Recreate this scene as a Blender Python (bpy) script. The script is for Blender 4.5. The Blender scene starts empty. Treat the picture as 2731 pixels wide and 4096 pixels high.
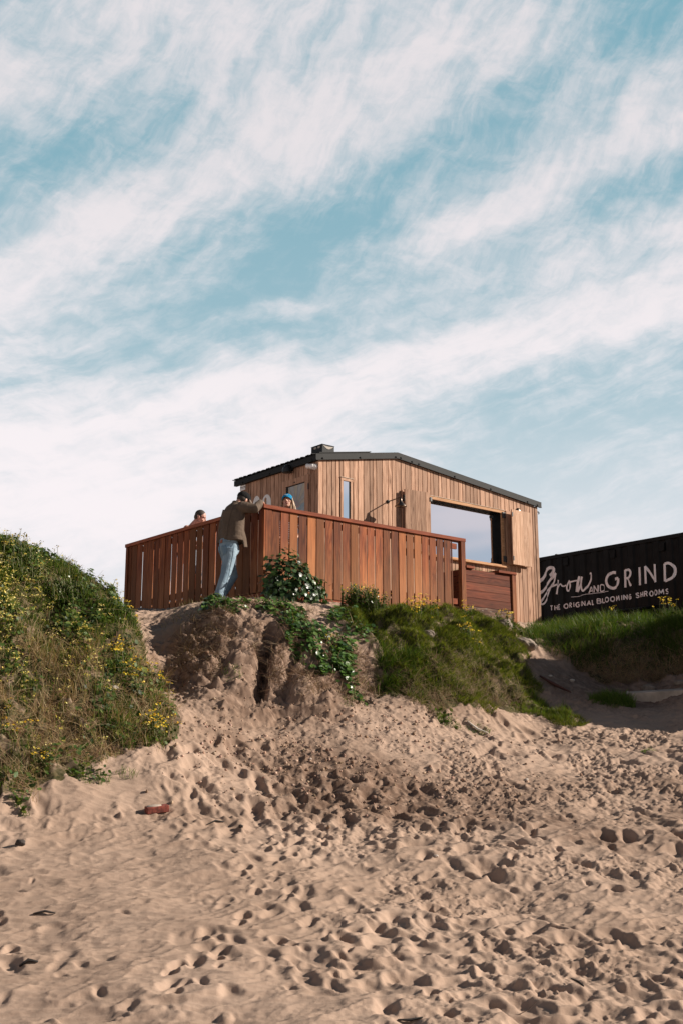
import bpy, bmesh, math, random
import numpy as np
from mathutils import Vector, Matrix, Euler
random.seed(7)
rng = np.random.default_rng(11)
scene = bpy.context.scene
COL = scene.collection

# ------------------------------------------------------------------ helpers
def link(o, parent=None):
    COL.objects.link(o)
    if parent is not None:
        o.parent = parent
    return o

def tag(o, label=None, cat=None, group=None, kind=None):
    if label: o['label'] = label
    if cat: o['category'] = cat
    if group: o['group'] = group
    if kind: o['kind'] = kind
    return o

def empty(name, loc=(0, 0, 0), rotz=0.0):
    o = bpy.data.objects.new(name, None)
    o.location = loc
    o.rotation_euler = (0, 0, rotz)
    o.empty_display_size = .2
    return link(o)

def rnd(a, b):
    return random.uniform(a, b)

class MB:
    """collects polygons with a tint per face, then links them as one mesh"""
    def __init__(s):
        s.v = []; s.f = []; s.t = []
    def poly(s, pts, tint=.5):
        n = len(s.v); s.v += [tuple(p) for p in pts]
        s.f.append(tuple(range(n, n + len(pts)))); s.t.append(tint); return s
    def mesh(s, vs, fs, tint=.5):
        n = len(s.v); s.v += [tuple(p) for p in vs]
        for f in fs:
            s.f.append(tuple(i + n for i in f)); s.t.append(tint)
        return s
    def box(s, lo, hi, tint=.5, shear=None):
        x0, y0, z0 = lo; x1, y1, z1 = hi
        vs = [(x0,y0,z0),(x1,y0,z0),(x1,y1,z0),(x0,y1,z0),(x0,y0,z1),(x1,y0,z1),(x1,y1,z1),(x0,y1,z1)]
        if shear: vs = [shear(v) for v in vs]
        fs = [(0,3,2,1),(4,5,6,7),(0,1,5,4),(1,2,6,5),(2,3,7,6),(3,0,4,7)]
        return s.mesh(vs, fs, tint)
    def prism(s, prof, a, b, tint=.5):
        """prof: (u,z) polygon extruded in v from a to b"""
        n = len(prof)
        vs = [(u, a, z) for u, z in prof] + [(u, b, z) for u, z in prof]
        fs = [tuple(range(n)), tuple(range(2*n-1, n-1, -1))]
        fs += [(i, i+n, (i+1) % n + n, (i+1) % n) for i in range(n)]
        return s.mesh(vs, fs, tint)
    def tube(s, pts, r, n=8, tint=.5, cap=True):
        vs, fs = loft([(p, r if not hasattr(r, '__len__') else r[i], r if not hasattr(r, '__len__') else r[i]) for i, p in enumerate(pts)], n=n, round_caps=False)
        return s.mesh(vs, fs, tint)
    def build(s, name, mat, parent=None, smooth=False, bevel=0):
        me = bpy.data.meshes.new(name)
        me.from_pydata(s.v, [], s.f)
        at = me.attributes.new('tint', 'FLOAT', 'FACE')
        at.data.foreach_set('value', np.array(s.t, dtype=np.float32))
        if smooth: me.polygons.foreach_set('use_smooth', [True] * len(me.polygons))
        me.update()
        bm = bmesh.new(); bm.from_mesh(me); bmesh.ops.recalc_face_normals(bm, faces=bm.faces); bm.to_mesh(me); bm.free()
        me.materials.append(mat)
        o = link(bpy.data.objects.new(name, me), parent)
        if bevel:
            b = o.modifiers.new('bevel', 'BEVEL'); b.width = bevel; b.segments = 2; b.limit_method = 'ANGLE'
        return o

def loft(rings, n=14, ref=(0, 1, 0), round_caps=True):
    """rings: (centre, ra, rb) ; ra along ref, rb across ; closed tube"""
    P = [Vector(r[0]) for r in rings]
    ref = Vector(ref)
    vs = []; fs = []
    T = []
    for i in range(len(P)):
        a = P[max(i-1, 0)]; b = P[min(i+1, len(P)-1)]
        T.append((b - a).normalized())
    R = [(P[i], rings[i][1], rings[i][2], T[i]) for i in range(len(P))]
    if round_caps:
        m = min(rings[0][1], rings[0][2]); k = min(rings[-1][1], rings[-1][2])
        R = [(P[0]-T[0]*m*.8, rings[0][1]*.45, rings[0][2]*.45, T[0]), (P[0]-T[0]*m*.45, rings[0][1]*.85, rings[0][2]*.85, T[0])] + R + \
            [(P[-1]+T[-1]*k*.45, rings[-1][1]*.85, rings[-1][2]*.85, T[-1]), (P[-1]+T[-1]*k*.8, rings[-1][1]*.45, rings[-1][2]*.45, T[-1])]
    for c, ra, rb, t in R:
        a1 = ref - t * ref.dot(t)
        if a1.length < 1e-4: a1 = t.orthogonal()
        a1.normalize(); a2 = t.cross(a1)
        for j in range(n):
            th = 2*math.pi*j/n
            vs.append(tuple(c + a1*ra*math.cos(th) + a2*rb*math.sin(th)))
    m = len(R)
    for i in range(m-1):
        for j in range(n):
            fs.append((i*n+j, i*n+(j+1) % n, (i+1)*n+(j+1) % n, (i+1)*n+j))
    fs.append(tuple(range(n-1, -1, -1))); fs.append(tuple(range((m-1)*n, m*n)))
    return vs, fs

def ellipsoid(c, r, M=None, n=16, m=10, cut=None):
    """cut: keep only latitudes above this fraction (-1..1), flat bottom"""
    vs = []; fs = []
    lo = -1 if cut is None else cut
    th0 = math.asin(lo)
    for i in range(m+1):
        th = th0 + (math.pi/2 - th0)*i/m
        for j in range(n):
            ph = 2*math.pi*j/n
            vs.append(Vector((c[0]+r[0]*math.cos(th)*math.cos(ph)*1.0, c[1]+r[1]*math.cos(th)*math.sin(ph), c[2]+r[2]*math.sin(th))))
    for i in range(m):
        for j in range(n):
            fs.append((i*n+j, i*n+(j+1) % n, (i+1)*n+(j+1) % n, (i+1)*n+j))
    fs.append(tuple(range(n-1, -1, -1)))
    if M is not None: vs = [M @ v for v in vs]
    return [tuple(v) for v in vs], fs

def xf(vf, M):
    return [tuple(M @ Vector(v)) for v in vf[0]], vf[1]

def blob(name, pieces, mat, parent, voxel=.009, smooth=5, label=None):
    """overlapping closed pieces fused into ONE continuous skin"""
    mb = MB()
    for vs, fs in pieces: mb.mesh(vs, fs)
    o = mb.build(name, mat, parent, smooth=True)
    r = o.modifiers.new('fuse', 'REMESH'); r.mode = 'VOXEL'; r.voxel_size = voxel; r.use_smooth_shade = True
    if smooth:
        s = o.modifiers.new('soft', 'SMOOTH'); s.iterations = smooth; s.factor = .5
    if label: o['label'] = label
    return o

# ------------------------------------------------------------------ noise
def _h(ix, iy, seed):
    n = (ix.astype(np.int64)*374761393 + iy.astype(np.int64)*668265263 + seed*1274126177) & 0xffffffff
    n = ((n ^ (n >> 13))*1274126177) & 0xffffffff
    n = (n ^ (n >> 16)) & 0xffffff
    return n.astype(np.float32)/np.float32(0xffffff)
def vn(x, y, seed=0):
    x = np.asarray(x, np.float64); y = np.asarray(y, np.float64)
    ix = np.floor(x); iy = np.floor(y); fx = (x-ix).astype(np.float32); fy = (y-iy).astype(np.float32)
    fx = fx*fx*fx*(fx*(fx*6-15)+10); fy = fy*fy*fy*(fy*(fy*6-15)+10)
    ix = ix.astype(np.int64); iy = iy.astype(np.int64)
    a = _h(ix, iy, seed); b = _h(ix+1, iy, seed); c = _h(ix, iy+1, seed); d = _h(ix+1, iy+1, seed)
    return ((a*(1-fx)+b*fx)*(1-fy) + (c*(1-fx)+d*fx)*fy)*2-1
def fbm(x, y, seed=0, oct=4, gain=.5):
    o = 0; a = 1; t = 0; c, s = math.cos(.6), math.sin(.6)
    for i in range(oct):
        o = o + a*vn(x, y, seed+i*17); t += a; a *= gain
        x, y = (x*c-y*s)*2.03+5.1, (x*s+y*c)*2.03+1.7
    return o/t*1.4
def sst(a, b, x):
    t = np.clip((x-a)/(b-a), 0, 1); return t*t*(3-2*t)

# ------------------------------------------------------------------ materials
def mat(name):
    m = bpy.data.materials.new(name); m.use_nodes = True
    nt = m.node_tree; p = nt.nodes['Principled BSDF']
    return m, nt, p
def N(nt, typ, **kw):
    n = nt.nodes.new(typ)
    for k, v in kw.items(): setattr(n, k, v)
    return n
def setin(nt, sock, v):
    if hasattr(v, 'is_linked') or isinstance(v, bpy.types.NodeSocket): nt.links.new(v, sock)
    else: sock.default_value = v
def mth(nt, op, a, b=0.0, c=None, clamp=False):
    n = N(nt, 'ShaderNodeMath', operation=op, use_clamp=clamp)
    setin(nt, n.inputs[0], a); setin(nt, n.inputs[1], b)
    if c is not None: setin(nt, n.inputs[2], c)
    return n.outputs[0]
def mixc(nt, f, a, b, blend='MIX'):
    n = N(nt, 'ShaderNodeMix', data_type='RGBA', blend_type=blend)
    setin(nt, n.inputs[0], f); setin(nt, n.inputs[6], a); setin(nt, n.inputs[7], b)
    return n.outputs[2]
def c4(c): return (c[0], c[1], c[2], 1)
def mapr(nt, v, a, b, c=0., d=1.):
    n = N(nt, 'ShaderNodeMapRange'); n.interpolation_type = 'SMOOTHSTEP'
    setin(nt, n.inputs[0], v)
    for i, q in enumerate((a, b, c, d)): n.inputs[i+1].default_value = q
    return n.outputs[0]
def noise(nt, vec, scale, detail=4, rough=.55, dist=0.):
    n = N(nt, 'ShaderNodeTexNoise'); setin(nt, n.inputs['Vector'], vec)
    n.inputs['Scale'].default_value = scale; n.inputs['Detail'].default_value = detail
    n.inputs['Roughness'].default_value = rough; n.inputs['Distortion'].default_value = dist
    return n.outputs['Fac']
def vscale(nt, vec, sc, off=None):
    n = N(nt, 'ShaderNodeVectorMath', operation='MULTIPLY'); setin(nt, n.inputs[0], vec); n.inputs[1].default_value = sc
    o = n.outputs[0]
    if off is not None:
        a = N(nt, 'ShaderNodeVectorMath', operation='ADD'); nt.links.new(o, a.inputs[0]); setin(nt, a.inputs[1], off); o = a.outputs[0]
    return o
def bump(nt, p, h, strength=.4, dist=.01):
    b = N(nt, 'ShaderNodeBump'); b.inputs['Strength'].default_value = strength; b.inputs['Distance'].default_value = dist
    setin(nt, b.inputs['Height'], h); nt.links.new(b.outputs[0], p.inputs['Normal'])

def plain(name, col, rough=.6, metal=0., var=.12, scale=30., bmp=0., spec=.5):
    m, nt, p = mat(name)
    tc = N(nt, 'ShaderNodeTexCoord').outputs['Object']
    f = noise(nt, tc, scale)
    a = tuple(c*(1-var) for c in col); b = tuple(min(1, c*(1+var)) for c in col)
    nt.links.new(mixc(nt, mapr(nt, f, .3, .7), c4(a), c4(b)), p.inputs['Base Color'])
    p.inputs['Roughness'].default_value = rough; p.inputs['Metallic'].default_value = metal; p.inputs['Specular IOR Level'].default_value = spec
    if bmp: bump(nt, p, f, bmp, .01)
    return m

def wood(name, c1, c2, c3, rough=.65, along=2, spread=.45, knots=1.0, stain=None, blotch=.55, alt=None, wear=None):
    """boards: grain runs along one object axis; each board has its own tint"""
    m, nt, p = mat(name)
    tc = N(nt, 'ShaderNodeTexCoord').outputs['Object']
    t = N(nt, 'ShaderNodeAttribute', attribute_name='tint').outputs['Fac']
    off = N(nt, 'ShaderNodeCombineXYZ')
    setin(nt, off.inputs[0], mth(nt, 'MULTIPLY', t, 31.7)); setin(nt, off.inputs[1], mth(nt, 'MULTIPLY', t, 17.3)); setin(nt, off.inputs[2], mth(nt, 'MULTIPLY', t, 53.1))
    def sc(a, b):
        v = [a, a, a]; v[along] = b; return tuple(v)
    low = noise(nt, vscale(nt, tc, sc(7, .55), off.outputs[0]), 1.0, 3, .5, .6)
    rings = mth(nt, 'SINE', mth(nt, 'MULTIPLY', low, 62.0))
    fine = noise(nt, vscale(nt, tc, sc(70, 2.2), off.outputs[0]), 1.0, 5, .65)
    g = mth(nt, 'ADD', mth(nt, 'MULTIPLY', rings, .16), mth(nt, 'MULTIPLY', fine, .95), clamp=True)
    col = mixc(nt, mapr(nt, g, .25, .75), c4(c2), c4(c1))
    blot = noise(nt, vscale(nt, tc, sc(22, 1.6), off.outputs[0]), 1.0, 3, .6, .5)
    col = mixc(nt, mapr(nt, blot, .48, .72, 0, blotch), col, c4(tuple(.45*a+.55*b for a, b in zip(c2, c3))))
    col = mixc(nt, mapr(nt, blot, .45, .28, 0, blotch*.7), col, c4(tuple(min(1, a*1.22) for a in c1)))
    # knots
    vo = N(nt, 'ShaderNodeTexVoronoi'); vo.inputs['Scale'].default_value = 1.0
    nt.links.new(vscale(nt, tc, sc(9.5, 2.6), off.outputs[0]), vo.inputs['Vector'])
    s2 = N(nt, 'ShaderNodeSeparateColor'); nt.links.new(vo.outputs['Color'], s2.inputs[0])
    sel = mapr(nt, s2.outputs[0], .42, .5)
    k = mth(nt, 'MULTIPLY', mth(nt, 'MULTIPLY', mapr(nt, vo.outputs['Distance'], .2, .06), sel), .8*knots)
    col = mixc(nt, k, col, c4(c3))
    halo = mth(nt, 'MULTIPLY', mth(nt, 'MULTIPLY', mapr(nt, vo.outputs['Distance'], .5, .12), sel), .3*knots)
    col = mixc(nt, halo, col, c4(c3))
    if stain:
        sn = noise(nt, vscale(nt, tc, sc(5, .9), off.outputs[0]), 1.0, 3, .6)
        col = mixc(nt, mapr(nt, sn, .42, .68, 0, .75), col, c4(stain))
    if alt:
        col = mixc(nt, mapr(nt, t, .55, .95, 0, .75), col, mixc(nt, mapr(nt, fine, .3, .7), c4(tuple(c*.62 for c in alt)), c4(alt)))
    if wear:      # sand-scoured lower ends
        sz = N(nt, 'ShaderNodeSeparateXYZ'); nt.links.new(tc, sz.inputs[0])
        wn_ = noise(nt, vscale(nt, tc, sc(16, 2.4), off.outputs[0]), 1.0, 4, .65)
        wf_ = mth(nt, 'MULTIPLY', mapr(nt, mth(nt, 'ADD', sz.outputs[2], mth(nt, 'MULTIPLY', wn_, 1.3)), 5.75, 4.95), .45)
        col = mixc(nt, wf_, col, mixc(nt, mapr(nt, fine, .3, .7), c4(tuple(c*.6 for c in wear)), c4(wear)))
    br = mth(nt, 'ADD', mth(nt, 'MULTIPLY', mth(nt, 'FRACT', mth(nt, 'MULTIPLY', t, 7.31)), spread), 1-spread/2)
    cb = N(nt, 'ShaderNodeCombineColor')
    for i in range(3): nt.links.new(br, cb.inputs[i])
    col = mixc(nt, 1.0, col, cb.outputs[0], 'MULTIPLY')
    nt.links.new(col, p.inputs['Base Color'])
    p.inputs['Roughness'].default_value = rough
    p.inputs['Specular IOR Level'].default_value = .10
    bump(nt, p, g, .35, .004)
    return m

def leafmat(name, rough=.5, trans=.35, spec=.3):
    m, nt, p = mat(name)
    a = N(nt, 'ShaderNodeAttribute', attribute_name='col').outputs['Color']
    nt.links.new(a, p.inputs['Base Color']); p.inputs['Roughness'].default_value = rough
    p.inputs['Specular IOR Level'].default_value = spec
    tr = N(nt, 'ShaderNodeBsdfTranslucent')
    nt.links.new(mixc(nt, 1.0, a, (1.25, 1.3, .55, 1), 'MULTIPLY'), tr.inputs['Color'])
    mx = N(nt, 'ShaderNodeMixShader'); mx.inputs[0].default_value = trans
    nt.links.new(p.outputs[0], mx.inputs[1]); nt.links.new(tr.outputs[0], mx.inputs[2])
    nt.links.new(mx.outputs[0], nt.nodes['Material Output'].inputs['Surface'])
    return m

M_LARCH = wood('larch_cladding', (.49, .300, .205), (.335, .192, .125), (.12, .058, .032), along=2, spread=.55)
M_LARCH_P = wood('pale_larch', (.60, .39, .27), (.46, .27, .175), (.2, .10, .05), along=2, spread=.3)
M_LARCH_H = wood('larch_trim', (.54, .31, .17), (.40, .21, .11), (.2, .1, .05), along=0, spread=.25, knots=.3)
M_FENCE = wood('stained_fence_boards', (.285, .085, .028), (.135, .032, .011), (.028, .009, .005), along=2, spread=.85, blotch=.85, alt=(.36, .135, .048), wear=(.40, .185, .082), stain=(.16, .05, .025), rough=.6)
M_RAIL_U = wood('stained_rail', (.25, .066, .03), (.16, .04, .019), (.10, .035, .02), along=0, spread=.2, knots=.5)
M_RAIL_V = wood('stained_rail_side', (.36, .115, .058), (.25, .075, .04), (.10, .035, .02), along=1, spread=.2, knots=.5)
M_PLANT = wood('planter_boards', (.19, .052, .026), (.10, .027, .015), (.04, .013, .01), along=0, spread=.5, stain=(.13, .045, .025))
M_OLD = wood('old_board', (.19, .11, .075), (.07, .035, .025), (.03, .015, .01), along=0, spread=.3)
M_DECK = wood('deck_boards', (.36, .2, .11), (.25, .13, .07), (.1, .05, .03), along=0, spread=.3)
M_DRIFT = wood('weathered_timber', (.36, .28, .21), (.22, .165, .125), (.1, .07, .05), along=0, spread=.2)
M_TRIM = plain('dark_grey_trim', (.026, .0265, .027), .6, var=.1, spec=.12)
M_ROOF = plain('roof_sheet', (.026, .028, .03), .6, spec=.15)
M_BLACK = plain('black_paint', (.008, .008, .0085), .55, var=.35, scale=6, spec=.14)
M_DARK = plain('dark_gap', (.012, .010, .009), .8)
M_BRONZE = plain('aged_bronze', (.16, .125, .10), .33, 1.0, .2)
M_IRON = plain('black_iron', (.02, .019, .018), .5)
M_WHITE = plain('white_plastic', (.86, .82, .79), .4, var=.04)
M_PAINT = plain('white_lettering', (.90, .85, .87), .6, var=.05, scale=9)
M_LOGO = plain('white_paint', (.78, .76, .73), .6, var=.04)
M_CREAM = plain('cream_lining', (.62, .54, .44), .5, var=.2, scale=8)
M_RUBBER = plain('black_rubber', (.01, .01, .01), .5)
def glass():
    m, nt, p = mat('mirror_film_glass')
    p.inputs['Base Color'].default_value = (.80, .80, .83, 1); p.inputs['Metallic'].default_value = 1.0
    p.inputs['Roughness'].default_value = .04
    tc = N(nt, 'ShaderNodeTexCoord').outputs['Object']
    bump(nt, p, noise(nt, tc, 1.2, 1), .05, .02)
    return m
M_GLASS = glass()

# ------------------------------------------------------------------ camera and light
cam = bpy.data.cameras.new('camera'); cam_o = link(bpy.data.objects.new('camera', cam))
cam.sensor_fit = 'VERTICAL'; cam.sensor_height = 36; cam.sensor_width = 24
cam.lens = 36*1131/1024; cam.clip_end = 3000; cam.clip_start = .05
cam_o.location = (0, 0, 1.6); cam_o.rotation_euler = (math.pi/2 + math.atan(249/1131), 0, 0)
scene.camera = cam_o

SUN_AZ, SUN_EL = math.radians(87), math.radians(27)     # azimuth from +Y towards +X
sl = bpy.data.lights.new('sun', 'SUN'); sl.energy = 5.0; sl.angle = math.radians(.5); sl.color = (1, .90, .78)
so = link(bpy.data.objects.new('sun', sl)); so.location = (20, 10, 20)
sd = Vector((math.sin(SUN_AZ)*math.cos(SUN_EL), math.cos(SUN_AZ)*math.cos(SUN_EL), math.sin(SUN_EL)))
so.rotation_euler = sd.to_track_quat('Z', 'Y').to_euler()

def make_world():
    w = bpy.data.worlds.new('World'); scene.world = w; w.use_nodes = True
    nt = w.node_tree; bg = nt.nodes['Background']
    sky = N(nt, 'ShaderNodeTexSky', sky_type='NISHITA'); sky.sun_disc = False
    sky.sun_elevation = SUN_EL; sky.sun_rotation = SUN_AZ; sky.air_density = 1.0; sky.dust_density = .6; sky.ozone_density = 1.2
    tc = N(nt, 'ShaderNodeTexCoord').outputs['Generated']
    sp = N(nt, 'ShaderNodeSeparateXYZ'); nt.links.new(tc, sp.inputs[0])
    az = mth(nt, 'ARCTAN2', sp.outputs[0], sp.outputs[1]); el = mth(nt, 'ARCSINE', sp.outputs[2])
    # cirrus: position in (azimuth, elevation), bands broken up by warped, stretched noise
    cv = N(nt, 'ShaderNodeCombineXYZ'); nt.links.new(az, cv.inputs[0]); nt.links.new(el, cv.inputs[1])
    base = cv.outputs[0]
    def vnoise_(vec, sc, det=3, amp=1.0):
        n = N(nt, 'ShaderNodeTexNoise'); nt.links.new(vscale(nt, vec, sc), n.inputs['Vector']); n.inputs['Scale'].default_value = 1; n.inputs['Detail'].default_value = det
        a = N(nt, 'ShaderNodeVectorMath', operation='SUBTRACT'); nt.links.new(n.outputs['Color'], a.inputs[0]); a.inputs[1].default_value = (.5, .5, .5)
        return vscale(nt, a.outputs[0], (amp, amp, 0))
    def vadd(a, b):
        n = N(nt, 'ShaderNodeVectorMath', operation='ADD'); nt.links.new(a, n.inputs[0]); nt.links.new(b, n.inputs[1]); return n.outputs[0]
    warped = vadd(base, vnoise_(base, (4.0, 6, 1), 3, .06))
    warped2 = vadd(warped, vnoise_(base, (17, 26, 1), 4, .026))
    sw = N(nt, 'ShaderNodeSeparateXYZ'); nt.links.new(warped2, sw.inputs[0]); ew = sw.outputs[1]
    def band(c2, c1, c0, hw, amp, a0=None, a1=None, f=.08):
        q = mth(nt, 'ADD', mth(nt, 'MULTIPLY', mth(nt, 'ADD', mth(nt, 'MULTIPLY', az, c2), c1), az), c0)
        d = mth(nt, 'DIVIDE', mth(nt, 'SUBTRACT', ew, q), hw)
        g = mth(nt, 'EXPONENT', mth(nt, 'MULTIPLY', mth(nt, 'MULTIPLY', d, d), -1.0))
        g = mth(nt, 'MULTIPLY', g, amp)
        if a0 is not None: g = mth(nt, 'MULTIPLY', g, mapr(nt, az, a0-f, a0+f))
        if a1 is not None: g = mth(nt, 'MULTIPLY', g, mapr(nt, az, a1+f, a1-f))
        return g
    bands = [band(-.3225, .175, .664, .060, 1.05, None, .04, .12),
             band(-.3062, .3848, .560, .046, 1.05, None, .24, .12),
             band(.1578, .2685, .4333, .022, .8, .02, None, .1),
             band(0, .30, .475, .040, .55, .14, None, .1),
             band(-.0564, .2408, .330, .036, 1.3),
             band(-1.112, .0906, .3972, .009, .42, -.16, -.02, .05),
             band(0, .12, .395, .05, .55, None, -.16, .08),
             band(0, .16, .262, .040, 1.0, None, .05, .15),
             band(.1989, .122, .4026, .028, .55, .08, None, .1),
             band(0, .05, .19, .035, .8, None, -.05, .2)]
    s = bands[0]
    for b in bands[1:]: s = mth(nt, 'ADD', s, b)
    def fibre(rot, sx, sy, det=6, src=warped):
        mp = N(nt, 'ShaderNodeMapping'); mp.inputs['Rotation'].default_value = (0, 0, rot); nt.links.new(src, mp.inputs[0])
        return noise(nt, vscale(nt, mp.outputs[0], (sx, sy, 1)), 1.0, det, .66)
    f1 = fibre(math.radians(-50), 6, 24, 5, warped2); f1b = fibre(math.radians(-60), 9, 62, 5); f2 = fibre(math.radians(-17), 6, 36, 5, warped2); f2b = fibre(math.radians(-22), 9, 90, 5)
    sel = mapr(nt, el, .33, .46)
    def lerp(a, b): return mth(nt, 'ADD', mth(nt, 'MULTIPLY', a, sel), mth(nt, 'MULTIPLY', b, mth(nt, 'SUBTRACT', 1.0, sel)))
    fb = mapr(nt, lerp(f1, f2), .32, .68); ff = mapr(nt, lerp(f1b, f2b), .34, .66)
    puff = mapr(nt, noise(nt, vscale(nt, warped2, (6, 12, 1)), 1.0, 7, .6), .34, .66)
    crisp = mapr(nt, noise(nt, vscale(nt, warped2, (40, 70, 1)), 1.0, 5, .65), .35, .65)
    s = mth(nt, 'MINIMUM', s, 1.1)
    dens = mth(nt, 'ADD', mth(nt, 'MULTIPLY', s, .74), mth(nt, 'ADD', mth(nt, 'MULTIPLY', fb, .38), mth(nt, 'ADD', mth(nt, 'MULTIPLY', puff, .36), mth(nt, 'ADD', mth(nt, 'MULTIPLY', ff, .07), mth(nt, 'MULTIPLY', crisp, .17)))))
    al = mapr(nt, dens, .28, 1.52, .07, .98)
    hor = mapr(nt, el, .36, .10, 0, .70)
    al = mth(nt, 'SUBTRACT', 1.0, mth(nt, 'MULTIPLY', mth(nt, 'SUBTRACT', 1.0, al), mth(nt, 'SUBTRACT', 1.0, hor)))
    aaz = mth(nt, 'ABSOLUTE', az)
    front = mth(nt, 'MULTIPLY', mapr(nt, aaz, 1.2, .5), mapr(nt, el, 1.0, .68))
    al = mth(nt, 'MULTIPLY', al, front)
    veil = mixc(nt, mapr(nt, el, .12, .62), VEIL_LOW, VEIL_TOP)
    sky_ = mixc(nt, 1.0, sky.outputs[0], (SKY_OUT, SKY_OUT, SKY_OUT, 1), 'MULTIPLY')
    col = mixc(nt, mth(nt, 'MULTIPLY', front, .85), sky_, veil)
    # low cloud banks out over the sea: to the right, and behind the beach to the left
    bank = mth(nt, 'MULTIPLY', mapr(nt, mth(nt, 'COSINE', mth(nt, 'ADD', az, 2.25)), .35, .9), mapr(nt, el, .40, .15))
    col = mixc(nt, mth(nt, 'MULTIPLY', bank, .9), col, BANK_C)
    rb = noise(nt, vscale(nt, base, (2.2, 16, 1)), 1.0, 4, .55, .6)
    right = mth(nt, 'MULTIPLY', mth(nt, 'MULTIPLY', mapr(nt, az, .6, 1.0), mapr(nt, az, 2.3, 1.9)), mapr(nt, el, .5, .3))
    col = mixc(nt, right, col, mixc(nt, mapr(nt, rb, .40, .60), (3.1, 3.7, 4.4, 1), RIGHT_C))
    col = mixc(nt, al, col, mixc(nt, mapr(nt, el, .22, .58), CLOUD, CLOUD_TOP))
    nt.links.new(col, bg.inputs['Color']); bg.inputs['Strength'].default_value = .1
SKY_OUT = .26
VEIL_TOP = (1.25, 3.0, 3.7, 1); VEIL_LOW = (3.2, 4.4, 4.9, 1)
CLOUD = (6.3, 5.9, 6.05, 1); CLOUD_TOP = (5.3, 5.0, 5.15, 1); BANK_C = (7.5, 6.9, 6.7, 1); RIGHT_C = (4.9, 4.7, 5.0, 1)
make_world()
scene.view_settings.view_transform = 'Standard'; scene.view_settings.look = 'None'
scene.view_settings.exposure = .6; scene.view_settings.gamma = 1.0

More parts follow.
